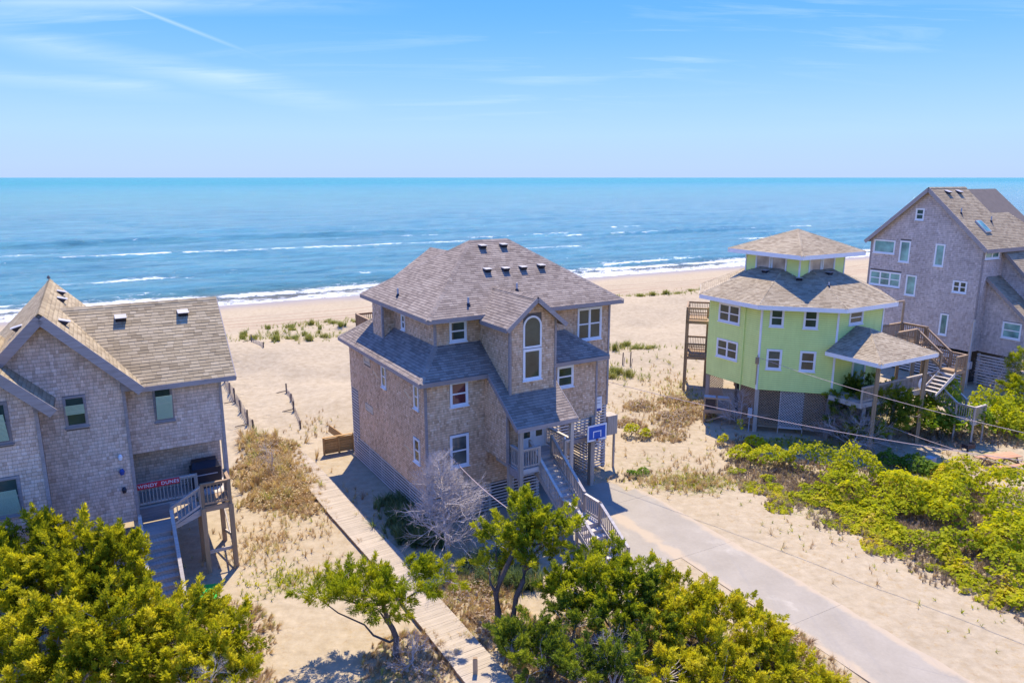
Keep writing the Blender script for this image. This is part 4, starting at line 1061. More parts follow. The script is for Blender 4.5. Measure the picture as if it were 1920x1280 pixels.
# windows: the two faces turned to us and the right face
a0_ = octp(AP, 0, 0); U0 = XA; N0 = -YA
for u, z, w, h in ((.46, 6.95, .84, 1.16), (2.42, 6.93, .86, 1.18), (.44, 4.22, .92, 1.3), (2.4, 4.22, .94, 1.3)):
    window(H3, a0_ + U0*u + UP*z, U0, N0, w, h, 1, 'dh', .1)
a7, b7 = octp(AP, 0, 7), octp(AP, 0, 8); U7 = nrm(b7-a7); N7 = np.cross(U7, UP)
for z in (6.7, 4.3): window(H3, a7 + U7*.82 + UP*z, U7, N7, 1.84, 1.25, 2, 'dh', .1)
a1, b1 = octp(AP, 0, 1), octp(AP, 0, 2); U1 = nrm(b1-a1); N1 = np.cross(U1, UP)
window(H3, a1 + U1*1.0 + UP*7.12, U1, N1, 1.36, .9, 1, 'dh', .12)
fd = MB()
for u, v in (((0, .12), (0, 2.1)), ((1.23, 1.35), (0, 2.1)), ((.12, 1.23), (2.0, 2.1))): fd.obox(a1 + U1*1.78 + UP*2.9, U1, UP, N1, u, v, (0, .06))
fd = fd.build("front_door", M['white'], H3)
MB().obox(a1 + U1*1.78 + UP*2.9, U1, UP, N1, (.12, 1.23), (0, 2.0), (.005, .03)).build("pane", M['glass_teal'], fd)
MB().tube([tuple(a7 + U7*(S8-1.3) + N7*.07 + UP*2.5), tuple(a7 + U7*(S8-1.3) + N7*.07 + UP*8.1)], .035, 6).build("downpipe", M['green_paint'], H3)
# lattice base on posts
def lattice(a, U_, N_, L_, z0, z1, st=.17, mat='wood_warm'):
    lt = MB(); h = z1-z0
    for sgn in (1, -1):
        u = -h if sgn == 1 else 0
        while u < (L_ if sgn == 1 else L_+h):
            # line u + sgn*t ; clip to [0,L]x[0,h]
            t0 = max(0, (-u if sgn == 1 else u-L_)); t1 = min(h, (L_-u if sgn == 1 else u))
            if t1-t0 > .06:
                p = a + U_*(u+sgn*t0) + UP*(z0+t0) + N_*(.012 if sgn == 1 else -.004); q_ = a + U_*(u+sgn*t1) + UP*(z0+t1) + N_*(.012 if sgn == 1 else -.004)
                lt.beam(p, q_, .012, .045, tuple(np.cross(N_, q_-p)))
            u += st
    return tag(lt.build("lattice", M[mat], H3), kind="stuff")
for k in range(8):
    a, b = octp(AP-.15, 0, k), octp(AP-.15, 0, k+1); U_ = nrm(b-a); N_ = np.cross(U_, UP); L_ = np.linalg.norm(b-a)
    MB().box(a[0]-.12, a[0]+.12, a[1]-.12, a[1]+.12, -.2, 2.86).build("piling", M['wood_v'], H3)
    if k in (7, 0, 1):
        for u0, u1, mt in ((.15, 1.4, 'wood_warm'), (1.45, 2.85, 'slat'), (2.9, L_-.15, 'wood_warm')):
            if k == 7 and u0 > 1 and u0 < 2: continue
            lattice(a + U_*u0, U_, N_, u1-u0, .45, 2.82, mat=mt)
            MB().obox(a + U_*u0, U_, UP, N_, (0, u1-u0), (.36, .45), (-.02, .03)).obox(a + U_*u0, U_, UP, N_, (-.04, .0), (.36, 2.82), (-.02, .03)).build("lattice_frame", M[mt], H3)
            MB().obox(a + U_*u0, U_, UP, N_, (-.055, .0), (-.1, .36), (-.02, .04)).build("post", M['wood_v'], H3)
MB().prism([octp(3.2, .02, k) for k in range(8)], (0, 0, 2.7)).build("dark_core", M['dark'], H3)  # near-black solid filling the space inside the lattice
# decks on the beach side, upper and lower
for z in (2.75, 5.5):
    dk = deck(H3, -6.95, -2.6, 8.3, 11.2, z, 'wood_warm', 'x', "side_deck")
    railing(dk, (-6.92, 8.35, z), (-5.4, 8.35, z), .98, 'wood_warm', (True, False)); railing(dk, (-6.92, 8.35, z), (-6.92, 11.15, z), .98, 'wood_warm', (False, True)); railing(dk, (-6.92, 11.15, z), (-2.7, 11.15, z), .98, 'wood_warm', (False, True))
for x, y in ((-6.88, 8.4), (-5.35, 9.9), (-6.88, 11.1), (-3, 11.1)): MB().box(x-.1, x+.1, y-.1, y+.1, -.4, 6.3).build("deck_post", M['wood_warm_v'], H3)
# condenser platform
ap_ = deck(H3, -5.35, -3.6, 1.0, 2.0, .95, 'wood_warm', 'x', "condenser_platform")
MB().beam((-5.35, .98, 1.75), (-3.6, .98, 1.75), .05, .09).beam((-5.3, 1.0, 1.0), (-5.3, 1.0, 1.78), .07, .07).beam((-3.65, 1.0, 1.0), (-3.65, 1.0, 1.78), .07, .07).beam((-4.5, 1.0, 1.0), (-4.5, 1.0, 1.78), .07, .07).build("guard_rail", M['wood_warm'], ap_)
for x, y in ((-5.3, 1.05), (-3.65, 1.05), (-5.3, 1.95), (-3.65, 1.95)): MB().box(x-.06, x+.06, y-.06, y+.06, -.2, .76).build("leg", M['wood_warm_v'], ap_)
MB().beam((-5.2, 1.05, .1), (-3.75, 1.05, .7), .04, .09).build("brace", M['wood_warm'], ap_)
for i, (x, lb) in enumerate(((-4.98, "brown air conditioner on the platform, nearest the platform's outer corner"), (-4.12, "grey air conditioner on the platform, half behind the dead bush"))):
    ac = empty("air_conditioner", gw_(x, 1.5, .95), RAD(-GAZ), label=lb, cat="air conditioner", group="condensers beside the lime house")
    MB().box(-.36, .36, -.34, .34, 0, .72).build("casing", M['rust' if i == 5 else 'metal'] if i else M['bark'], ac)
    for j in range(7): MB().box(-.34, .34, -.352, -.341, .08+j*.085, .12+j*.085).build("grille_bar", M['black'], ac)
    MB().disc((0, 0, .722), XA, YA, .3, .02, 20).build("fan_guard", M['black'], ac)
    MB().box(-.37, .37, -.35, .35, .745, .76).build("lid", M['metal'], ac)
# entry porch on the right face: floor, hipped roof, rails and stairs
PU, PN = U1, N1; PO = a1
def pp(u, n, z): return PO + PU*u + PN*n + UP*z
ez = 5.72
c0, c1, c2, c3 = pp(-1.0, .05, ez), pp(-1.0, 3.7, ez), pp(4.55, 3.7, ez), pp(4.55, .05, ez)
t0, t1 = pp(1.75, .05, ez+1.3), pp(1.75, .95, ez+1.3)
roof(H3, [[c1, c2, t1], [c0, c1, t1, t0], [c2, c3, t0, t1]], M['roof_green'], [(c0, c1), (c1, c2), (c2, c3)], ridges=[(c1, t1), (c2, t1), (t0, t1)], fmat='white', fh=.24, name="porch_roof", exp=.145)
for u, n in ((-.6, 3.3), (4.1, 3.3), (4.1, .3)):
    p = pp(u, n, 0); MB().box(p[0]-.1, p[0]+.1, p[1]-.1, p[1]+.1, -.2, 5.6).build("porch_post", M['wood_warm_v'], H3)
fl = MB().prism([pp(-.3, .05, 2.6), pp(7.6, .05, 2.6), pp(7.6, 2.25, 2.6), pp(-.3, 2.25, 2.6)], (0, 0, .26)).build("entry_deck", M['wood'], H3)
for j in range(16):
    MB().prism([pp(-.3, .06+j*.137, 2.865), pp(7.6, .06+j*.137, 2.865), pp(7.6, .185+j*.137, 2.865), pp(-.3, .185+j*.137, 2.865)], (0, 0, .035)).build("deck_board", M['wood'], fl)
dzg = 2.9
railing(fl, pp(-.2, 2.2, dzg), pp(3.2, 2.2, dzg), .98, 'wood'); railing(fl, pp(3.2, 2.2, dzg), pp(7.5, 2.2, dzg), .98, 'wood', (False, True))
stairs(H3, tuple(pp(7.0, 2.27, 0)[:2]), tuple(PN[:2]), 1.1, dzg, 1.5, 7, .27, 'wood', "entry_stairs", riser=False)
q0 = pp(6.45, 4.2, 1.5); lo_ = MB().prism([pp(6.4, 4.18, 1.3), pp(7.6, 4.18, 1.3), pp(7.6, 5.3, 1.3), pp(6.4, 5.3, 1.3)], (0, 0, .2)).build("stair_landing", M['wood'], H3)
railing(lo_, pp(6.42, 4.2, 1.5), pp(6.42, 5.28, 1.5), .95, 'wood', post_drop=1.3); railing(lo_, pp(6.42, 5.28, 1.5), pp(7.58, 5.28, 1.5), .95, 'wood', (False, True), post_drop=1.3)
for u in (.2, 3.2, 6.3, 7.5):
    p = pp(u, 2.15, 0); MB().box(p[0]-.1, p[0]+.1, p[1]-.1, p[1]+.1, -.2, 2.6).build("deck_post", M['wood_v'], H3)
# exterior stair and upper deck beyond the porch
ud = MB().prism([pp(4.6, -1.0, 5.2), pp(8.2, -1.0, 5.2), pp(8.2, .9, 5.2), pp(4.6, .9, 5.2)], (0, 0, .26)).build("upper_deck", M['wood_warm'], H3)
railing(ud, pp(4.7, .85, 5.46), pp(6.9, .85, 5.46), .98, 'wood_warm'); railing(ud, pp(4.7, -.95, 5.46), pp(8.1, -.95, 5.46), .98, 'wood_warm'); railing(ud, pp(8.1, -.95, 5.46), pp(8.1, .85, 5.46), .98, 'wood_warm', (False, True))
stairs(H3, tuple(pp(7.5, .95, 0)[:2]), tuple(PN[:2]), 1.0, 5.44, 4.2, 6, .27, 'wood_warm', "upper_stairs", riser=False)
u2 = MB().prism([pp(6.95, 2.6, 4.0), pp(8.1, 2.6, 4.0), pp(8.1, 3.6, 4.0), pp(6.95, 3.6, 4.0)], (0, 0, .2)).build("stair_landing", M['wood_warm'], H3)
railing(u2, pp(8.05, 2.6, 4.2), pp(8.05, 3.55, 4.2), .95, 'wood_warm'); railing(u2, pp(6.95, 3.55, 4.2), pp(8.05, 3.55, 4.2), .95, 'wood_warm', (True, False))
stairs(H3, tuple(pp(6.9, 3.1, 0)[:2]), tuple(-PU[:2]), 1.0, 4.2, 2.9, 7, .27, 'wood', "middle_stairs", (False, False), riser=False)
for u, n in ((7.0, .8), (8.1, -.9), (8.1, .8), (8.05, 3.5), (4.8, -.9)):
    p = pp(u, n, 0); MB().box(p[0]-.09, p[0]+.09, p[1]-.09, p[1]+.09, -.2, 6.4 if n < 1 else 5.1).build("deck_post", M['wood_warm_v'], H3)
p, q_ = pp(5.2, -.95, 7.9), pp(8.1, -.95, 7.9)
MB().beam(p, q_, .1, .12).box(q_[0]-.06, q_[0]+.06, q_[1]-.06, q_[1]+.06, 5.4, 7.85).build("pergola_beam", M['wood_warm'], H3)
pc = pp(5.6, 2.28, 3.35)
rs_ = empty("round_sign", tuple(Vector(gw_(pc[0], pc[1], pc[2]))), RAD(-GAZ)+math.atan2(PU[1], PU[0]), label="white round sign hung on the entry deck rail of the lime house", cat="sign")
MB().disc((0, -.03, 0), XA, UP, .36, .03, 28).build("disc", M['white'], rs_)
MB().beam((-.2, -.066, .08), (.2, -.066, .08), .006, .025).beam((-.15, -.066, -.02), (.17, -.066, -.02), .006, .025).build("lettering", M['metal_pale'], rs_)
# service mast at the corner and meter on the base
MB().tube([(-2.28, -.06, 3.2), (-2.28, -.06, 5.1)], .025, 6).box(-2.4, -2.18, -.2, -.04, 4.55, 4.95).build("service_box", M['wood_warm'], H3)
MB().box(-2.62, -2.36, -.2, .0, 1.0, 1.6).tube([(-2.5, -.1, 0), (-2.5, -.1, 1.0)], .03, 6).build("meter_box", M['metal'], H3)

# ------------------------------------------------------------------ the grey shingled house beyond
RAZ = -28.5; RO = (35.82, 54.66)
def rw(b, a, z=0.):
    r = RAD(RAZ); return (RO[0]+b*math.cos(r)+a*math.sin(r), RO[1]-b*math.sin(r)+a*math.cos(r), z)
H4 = empty("beach_house", (RO[0], RO[1], 0), RAD(-RAZ), label="blue grey shingled house with steep gable, farthest on the right", cat="house", group="beach houses")
shell = MB()
shell.prism([(0, .3, 2.75), (0, 9.7, 2.75), (0, 9.7, 11.05), (0, 5.0, 15.05), (0, .3, 11.05)], (9, 0, 0))
shell.prism([(1.1, .3, 2.7), (1.1, .3, 8.35), (1.1, -4.5, 4.2), (1.1, -4.5, 2.7)], (1.6, 0, 0))
shell.prism([(2.7, .3, 2.7), (2.7, .3, 10.3), (2.7, -6, 4.2), (2.7, -6, 2.7)], (6, 0, 0))
wall4 = shell.build("wall", M['under'], H4)
acc = ([], [])
h4 = [(3.65, 4.38, 12.6, 13.55), (.22, 2.2, 9.66, 10.82), (2.62, 3.56, 9.08, 10.87), (5.64, 6.44, 9.05, 10.85), (.15, 3.02, 6.9, 8.17), (3.5, 4.42, 6.4, 8.12), (7.38, 8.5, 7.17, 8.13), (6.74, 7.42, 3.64, 5.4)]
courses(acc, (0, 9.7, 0), -YA, UP, -XA, [(0, 2.75), (9.4, 2.75), (9.4, 11.05), (4.7, 15.05), (0, 11.05)], h4, .15, (.1, .24))
courses(acc, (0, .3, 0), XA, UP, -YA, [(0, 2.75), (2.7, 2.75), (2.7, 11.0), (0, 11.0)], [(.12, 2.05, 9.9, 10.86)], .15, (.1, .24))
courses(acc, (1.1, .3, 0), -YA, UP, -XA, [(0, 2.7), (4.8, 2.7), (4.8, 4.2), (0, 8.35)], [(1.5, 2.85, 4.1, 5.35)], .15, (.1, .24))
courses(acc, (2.7, .3, 0), -YA, UP, -XA, [(0, 6.5), (6.3, 3.0), (6.3, 4.2), (0, 10.3)], (), .15, (.1, .24))
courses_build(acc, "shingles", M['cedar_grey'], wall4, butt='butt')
corner_board(wall4, 0, .3, 2.7, 11.0); corner_board(wall4, 0, 9.7, 2.7, 11.0)
RA = [(-.4, -.1, 10.72), (4.6, -.1, 10.72), (4.6, 5.0, 15.2), (-.4, 5.0, 15.2)]
RB = [(4.6, 10.1, 10.72), (-.4, 10.1, 10.72), (-.4, 5.0, 15.2), (4.6, 5.0, 15.2)]
roof(H4, [RA, RB], M['roof_far'], [((-.415, -.1, 10.7), (-.415, 5.0, 15.2)), ((-.415, 10.1, 10.7), (-.415, 5.0, 15.2)), ((-.4, -.115, 10.72), (4.6, -.115, 10.72))], fh=.3, exp=.17, wid=(.25, .45), ridges=[((-.4, 5, 15.2), (4.6, 5, 15.2))])
roof(H4, [[(4.6, -.1, 10.72), (9.5, -.1, 10.72), (7.1, 2.75, 13.2), (4.6, 2.75, 13.2)]], M['roof_far'], [((4.6, -.115, 10.72), (9.5, -.115, 10.72))], fh=.26, exp=.17, wid=(.25, .45), name="side_roof")
roof(H4, [[(.75, -4.8, 4.15), (2.75, -4.8, 4.15), (2.75, .28, 8.55), (.75, .28, 8.55)]], M['roof_far'], [((.735, -4.8, 4.15), (.735, .25, 8.53)), ((.75, -4.815, 4.15), (2.75, -4.815, 4.15))], fh=.24, exp=.17, wid=(.25, .45), name="lean_to_roof")
roof(H4, [[(2.4, -6.2, 4.3), (9, -6.2, 4.3), (9, .28, 10.6), (2.4, .28, 10.6)]], M['roof_far'], [((2.385, -6.2, 4.3), (2.385, .25, 10.58))], fh=.24, exp=.17, wid=(.25, .45), name="upper_lean_to_roof")
Ns = nrm((0, -.878, 1)); Ds = nrm((0, -1, -.878)); zs_ = lambda y: 10.72+.878*(y+.1)
for x in (1.4, 2.9): roof_vent(H4, (x, 4.55, zs_(4.55)), Ns, Ds, .4)
sk = MB().obox((1.3, 1.15, zs_(1.15)), XA, -Ds, Ns, (0, .75), (0, 1.25), (.0, .14)).build("skylight", M['metal_pale'], H4)
MB().obox((1.3, 1.15, zs_(1.15)), XA, -Ds, Ns, (.07, .68), (.07, 1.18), (.142, .15)).build("pane", M['glass_teal'], sk)
for x, y in ((.57, 2.76), (3.45, 2.0)): vent_pipe(H4, (x, y, zs_(y)), .45)
LW = lambda y, z, w, h, c=1, s_='fixed', g='glass_teal': window(H4, (0, y, z), -YA, -XA, w, h, c, s_, .09, gm=g)
LW(6.05, 12.6, .73, .95, 1, 'dh', 'glass'); LW(9.48, 9.67, 1.98, 1.15); LW(7.08, 9.09, .94, 1.78); LW(4.06, 9.06, .8, 1.78); LW(9.55, 6.92, 2.87, 1.24, 3, 'dh'); LW(6.2, 6.42, .92, 1.7); LW(2.32, 7.18, 1.12, .95, 2, 'dh', 'glass'); LW(2.96, 3.66, .68, 1.74)
window(H4, (.12, .3, 9.92), XA, -YA, 1.93, .94, 2, 'fixed', .1, gm='glass_teal')
window(H4, (1.1, -1.2, 4.1), -YA, -XA, 1.35, 1.25, 1, 'dh', .09, gm='glass_teal')
slat_wall(H4, (.1, 9.7, 0), -YA, -XA, 9.4, .1, 2.55, 11, hh=.13, posts=(.1, 2.4, 4.7, 7.0, 9.3))
slat_wall(H4, (1.05, .3, 0), -YA, -XA, 5.0, .1, 2.55, 11, hh=.13, posts=(.1, 2.4, 4.8))
MB().beam((-.02, 6.2, .8), (-.02, 1.0, 2.4), .06, .22).build("brace", M['slat'], H4)
MB().box(.4, 8.8, .8, 9.4, -.1, 2.7).build("dark_core", M['dark'], H4)  # near-black block filling the space behind the slats
bdk = deck(H4, -1.6, 0, 11.5, 14.5, 6.0, 'wood', 'x', "beach_deck")
railing(bdk, (-1.55, 11.55, 6.0), (-1.55, 14.4, 6.0), 1., 'wood'); railing(bdk, (-1.55, 11.55, 6.0), (-.1, 11.55, 6.0), 1., 'wood', (False, True))
for x, y in ((-1.5, 11.6), (-1.5, 14.3)): MB().box(x-.1, x+.1, y-.1, y+.1, -.5, 6.0).build("deck_post", M['wood_v'], H4)
# ------------------------------------------------------------------ vegetation
RNG = np.random.default_rng(11)
LEAF = {}
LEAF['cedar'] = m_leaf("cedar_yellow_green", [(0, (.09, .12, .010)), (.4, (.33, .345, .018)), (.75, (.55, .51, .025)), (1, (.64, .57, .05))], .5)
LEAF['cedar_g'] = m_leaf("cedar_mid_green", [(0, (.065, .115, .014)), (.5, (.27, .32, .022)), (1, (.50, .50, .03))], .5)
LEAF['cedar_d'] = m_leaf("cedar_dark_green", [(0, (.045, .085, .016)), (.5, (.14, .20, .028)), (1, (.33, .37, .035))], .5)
LEAF['pine'] = m_leaf("pine_green", [(0, (.09, .15, .010)), (.5, (.28, .33, .015)), (1, (.46, .45, .02))], .5)
LEAF['vine'] = m_leaf("vine_leaf", [(0, (.12, .17, .010)), (.4, (.37, .40, .012)), (.8, (.56, .52, .015)), (1, (.60, .46, .08))], .5)
LEAF['bush'] = m_leaf("bush_leaf", [(0, (.045, .10, .015)), (.5, (.15, .25, .025)), (1, (.33, .40, .035))], .5)
LEAF['grass'] = m_leaf("dune_grass_blade", [(0, (.15, .19, .04)), (.5, (.27, .29, .07)), (1, (.42, .37, .16))], .4)
LEAF['dgrass'] = m_leaf("dark_grass_blade", [(0, (.08, .13, .06)), (.5, (.16, .22, .10)), (1, (.30, .32, .16))], .4)
LEAF['dry'] = m_leaf("dry_blade", [(0, (.33, .20, .12)), (.35, (.50, .34, .19)), (.8, (.64, .50, .30)), (1, (.40, .40, .12))], .35)
LEAF['brown'] = m_leaf("withered_leaf", [(0, (.20, .14, .10)), (.5, (.34, .25, .18)), (1, (.46, .36, .27))], .3)

def spray(seed, n=13, spread=.75, lw_=.10, ll=.36):
    r = np.random.default_rng(seed); V = []; Q = []
    for i in range(n):
        t = r.uniform(.05, .95); a = r.uniform(0, 2*math.pi); th = spread*r.uniform(.5, 1.2)*(1-.45*t)
        rad = np.array([math.cos(a), math.sin(a), 0]); d = rad*math.sin(th) + np.array([0, 0, math.cos(th)])
        sd = nrm(np.cross(d, r.normal(size=3))); L = ll*r.uniform(.7, 1.25); w = lw_*r.uniform(.7, 1.3)
        b = np.array([0, 0, t*.75]) + rad*.04; k = len(V)
        V += [b, b + d*L*.45 + sd*w, b + d*L, b + d*L*.55 - sd*w]; Q.append((k, k+1, k+2, k+3))
    return np.array(V), np.array(Q)

def blades(seed, n=26, lean=.55, w=.016):
    """grass tuft: bent two-piece blades from one root, unit height"""
    r = np.random.default_rng(seed); V = []; Q = []
    for i in range(n):
        a = r.uniform(0, 2*math.pi); le = lean*r.uniform(.15, 1.2); L = r.uniform(.55, 1.1)
        rad = np.array([math.cos(a), math.sin(a), 0]); sd = np.array([-math.sin(a), math.cos(a), 0])*w*r.uniform(.7, 1.4)
        b = rad*r.uniform(0, .09); m = b + rad*le*L*.35 + np.array([0, 0, L*.62]); e = b + rad*le*L*1.0 + np.array([0, 0, L*(.98-.3*le)])
        k = len(V)
        V += [b-sd, b+sd, m+sd*.8, m-sd*.8, e]; Q += [(k, k+1, k+2, k+3), (k+3, k+2, k+4, k+4)]
    return np.array(V), np.array(Q)

def scatter(name, tpl, P, A, S, T, mat, parent=None, link_it=True, **kw):
    """many copies of small templates gathered in one mesh; P positions, A axes, S sizes, T tint 0..1"""
    P = np.asarray(P, float); A = np.asarray(A, float); S = np.asarray(S, float); T = np.asarray(T, float)
    n = len(P); A = A/np.linalg.norm(A, axis=1, keepdims=True)
    rv = RNG.normal(size=(n, 3)); X_ = np.cross(A, rv); X_ /= np.linalg.norm(X_, axis=1, keepdims=True)+1e-9; Y_ = np.cross(A, X_)
    pick = RNG.integers(0, len(tpl), n)
    VV, QQ, TT = [], [], []; off = 0
    for k, (tv, tq) in enumerate(tpl):
        m = np.where(pick == k)[0]
        if not len(m): continue
        W = (X_[m, None, :]*tv[None, :, 0:1] + Y_[m, None, :]*tv[None, :, 1:2] + A[m, None, :]*tv[None, :, 2:3])*S[m, None, None] + P[m, None, :]
        VV.append(W.reshape(-1, 3)); QQ.append((tq[None] + (np.arange(len(m))*len(tv))[:, None, None] + off).reshape(-1, tq.shape[1]))
        tt_ = T[m, None] + RNG.normal(0, .10, (len(m), len(tv)//max(1, 1))) * 0 + np.repeat(RNG.normal(0, .09, (len(m), 1)), len(tv), 1)
        TT.append(np.clip(tt_, 0, 1).ravel()); off += len(m)*len(tv)
    V, Q, T_ = np.concatenate(VV), np.concatenate(QQ), np.concatenate(TT)
    if Q.shape[1] == 4 and (Q[:, 2] == Q[:, 3]).any():
        me = bpy.data.meshes.new(name); me.from_pydata(V.tolist(), [], [tuple(dict.fromkeys(q_)) for q_ in Q.tolist()]); me.materials.append(mat)
        at = me.attributes.new("tint", 'FLOAT', 'POINT'); at.data.foreach_set("value", T_.astype(np.float32)); me.update()
    else: me = np_mesh(name, V, Q, mat, {"tint": T_})
    if not link_it: return me
    return tag(link(name, me, parent), **kw)

SPRAY = [spray(i, 18, .85, .062, .40) for i in range(6)]
NEEDLE = [spray(40+i, 18, 1.0, .05, .55) for i in range(5)]
TUFT = [blades(60+i) for i in range(5)]
LEAFQ = [(np.array([(0, -.5, 0), (.42, -.05, .06), (0, .5, 0), (-.42, -.05, .06)]), np.array([(0, 1, 2, 3)])), (np.array([(0, -.5, .02), (.35, .1, -.05), (0, .5, .04), (-.35, .1, -.05)]), np.array([(0, 1, 2, 3)]))]

def limb(mb, p, q_, r0, r1, seg=5, sag=.25, n=6):
    p, q_ = np.asarray(p, float), np.asarray(q_, float); L = np.linalg.norm(q_-p)
    o1 = RNG.normal(0, .09*L, 3); pts = []; rr = []
    for i in range(seg+1):
        t = i/seg
        pts.append(p + (q_-p)*t + o1*math.sin(math.pi*t) + np.array([0, 0, sag*L*math.sin(math.pi*t)*.3]) + (RNG.normal(0, .02*L, 3) if 0 < i < seg else 0)); rr.append(r0+(r1-r0)*t)
    mb.tube(pts, rr, n); return pts

def twiggy(mb, p, d, L, r, depth, nb=3, spread=.7, up=.1, n=4):
    p = np.asarray(p, float); d = nrm(d); pts = [p]; k = 3
    for i in range(k):
        d = nrm(d + RNG.normal(0, .16, 3) + np.array([0, 0, up*.3])); pts.append(pts[-1] + d*L/k)
    mb.tube(pts, [r, r*.85, r*.68, r*.5], n if depth > 1 else 3, False)
    if depth <= 0: return
    for i in range(nb):
        t = RNG.uniform(.25, 1.); j = min(int(t*k), k-1); q_ = pts[j] + (pts[j+1]-pts[j])*(t*k-j)
        nd = nrm(d + RNG.normal(0, spread, 3) + np.array([0, 0, up]))
        twiggy(mb, q_, nd, L*RNG.uniform(.5, .75), r*.55, depth-1, nb, spread, up, n)

def cedar(name, label, cat, base, blobs, mat, per=230, size=.30, group=None, tpl=None, trunk_r=.13, dead=.35, tint=(.2, .75), clump=.42, fill=.0, trunks=1, lift=.6):
    bx_, by_ = base; bz = float(ground_z(bx_, by_))
    root = empty(name, (0, 0, 0)); tag(root, label, cat, group)
    P, A, S, T = [], [], [], []; CC = []
    for (x, y, z, rx, ry, rz) in blobs:
        c0 = np.array([x, y, z]); R_ = np.array([rx, ry, rz]); area = (rx*ry+rx*rz+ry*rz)/3*4*math.pi
        ncl = max(3, int(area*.95/clump))
        for _ in range(ncl):
            u = RNG.normal(size=3); u /= np.linalg.norm(u)
            if u[2] < -.35: u[2] *= -.6; u /= np.linalg.norm(u)
            cc = c0 + u*R_*RNG.uniform(.62, 1.05); CC.append(cc)
            pax = nrm(u*np.array([.85, .85, .55]) + np.array([0, 0, lift]) + RNG.normal(0, .28, 3)); pl_ = clump*RNG.uniform(1.0, 2.8); pr_ = clump*RNG.uniform(.35, .68)
            m = int(per*.12*RNG.uniform(.6, 1.4))+5; ct = RNG.uniform(*tint)
            tt_ = RNG.uniform(0, 1, m)**.85; o = RNG.normal(size=(m, 3)); o -= (o @ pax)[:, None]*pax; o /= np.linalg.norm(o, axis=1, keepdims=True)+1e-9
            pp_ = cc + pax*(tt_*pl_-.35*pl_)[:, None] + o*(pr_*(1.02-tt_)*np.sqrt(RNG.uniform(.15, 1, m)))[:, None]
            ax = pax*.8 + o*.75*(1.1-tt_)[:, None] + RNG.normal(0, .2, (m, 3))
            P.append(pp_); A.append(ax); S.append(size*RNG.uniform(.5, 1.2, m)); T.append(np.clip(ct + (tt_-.5)*.45 + RNG.normal(0, .06, m), 0, 1))  # plume hearts tinted darker, tips brighter: inner shade painted into the leaves
    P = np.concatenate(P); ok_ = P[:, 2] > bz+.08
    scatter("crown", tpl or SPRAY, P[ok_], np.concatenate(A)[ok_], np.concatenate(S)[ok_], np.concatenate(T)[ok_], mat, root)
    tk = MB(); tops = []
    cen = np.mean([b[:3] for b in blobs], axis=0)
    for k in range(trunks):
        b0 = np.array([bx_+k*.35, by_+k*.15, bz-.1]); top = np.array([cen[0]*.6+b0[0]*.4, cen[1]*.6+b0[1]*.4, cen[2]-.1+k*.2])
        tops.append(limb(tk, b0, top, trunk_r*(1-.25*k), trunk_r*.55, 6, .1, 8))
    for b in blobs:
        tr_ = tops[RNG.integers(0, len(tops))]; st = tr_[RNG.integers(2, len(tr_))]
        limb(tk, st, np.array(b[:3])-np.array([0, 0, b[5]*.4]), trunk_r*.45, trunk_r*.14, 5, -.2, 5)
    tk.build("trunk", M['bark'], root, True)
    tw = MB()
    for cc in CC:
        if RNG.uniform() < dead:
            b = blobs[int(np.argmin([np.linalg.norm(np.array(q_[:3])-cc) for q_ in blobs]))]
            limb(tw, np.array(b[:3])-np.array([0, 0, b[5]*.5]), cc, .022, .007, 3, .1, 3)
            if RNG.uniform() < .5: twiggy(tw, cc, cc-np.array(b[:3])+RNG.normal(0, .2, 3), .28, .009, 1, 3)
    if tw.v: tag(tw.build("twigs", M['deadwood'], root), kind="stuff")
    return root

G1 = "evergreens at the front of the yards"
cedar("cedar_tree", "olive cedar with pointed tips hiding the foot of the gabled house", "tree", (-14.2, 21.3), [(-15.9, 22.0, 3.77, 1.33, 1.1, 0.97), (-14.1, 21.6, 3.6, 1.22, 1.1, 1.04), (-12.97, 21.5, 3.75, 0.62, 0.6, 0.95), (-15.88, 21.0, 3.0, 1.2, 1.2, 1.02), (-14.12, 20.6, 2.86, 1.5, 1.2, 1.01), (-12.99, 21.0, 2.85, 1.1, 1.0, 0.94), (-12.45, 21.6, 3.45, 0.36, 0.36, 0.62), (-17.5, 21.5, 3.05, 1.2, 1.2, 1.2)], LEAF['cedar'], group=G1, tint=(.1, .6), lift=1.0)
cedar("cedar_tree", "broad yellow green cedar spreading across the lower left corner", "tree", (-11.5, 19.6), [(-10.75, 20.1, 2.45, 1.2, 1.1, 0.75), (-12.19, 19.4, 2.5, 1.6, 1.3, 1.05), (-13.86, 19.2, 2.3, 1.43, 1.2, 1.05), (-9.42, 20.0, 2.15, 1.2, 1.1, 0.7), (-8.5, 20.3, 1.9, 0.7, 0.6, 0.34), (-10.62, 19.0, 1.9, 1.7, 1.2, 0.9), (-8.75, 19.2, 1.55, 0.85, 0.8, 0.75), (-12.53, 18.4, 1.7, 1.7, 1.0, 0.9), (-7.95, 18.8, 1.25, 0.5, 0.5, 0.55), (-9.53, 18.4, 1.5, 1.5, 0.9, 0.6), (-14.6, 18.2, 1.6, 1.2, 1.0, 0.9)], LEAF['cedar'], group=G1, tint=(.2, .8))
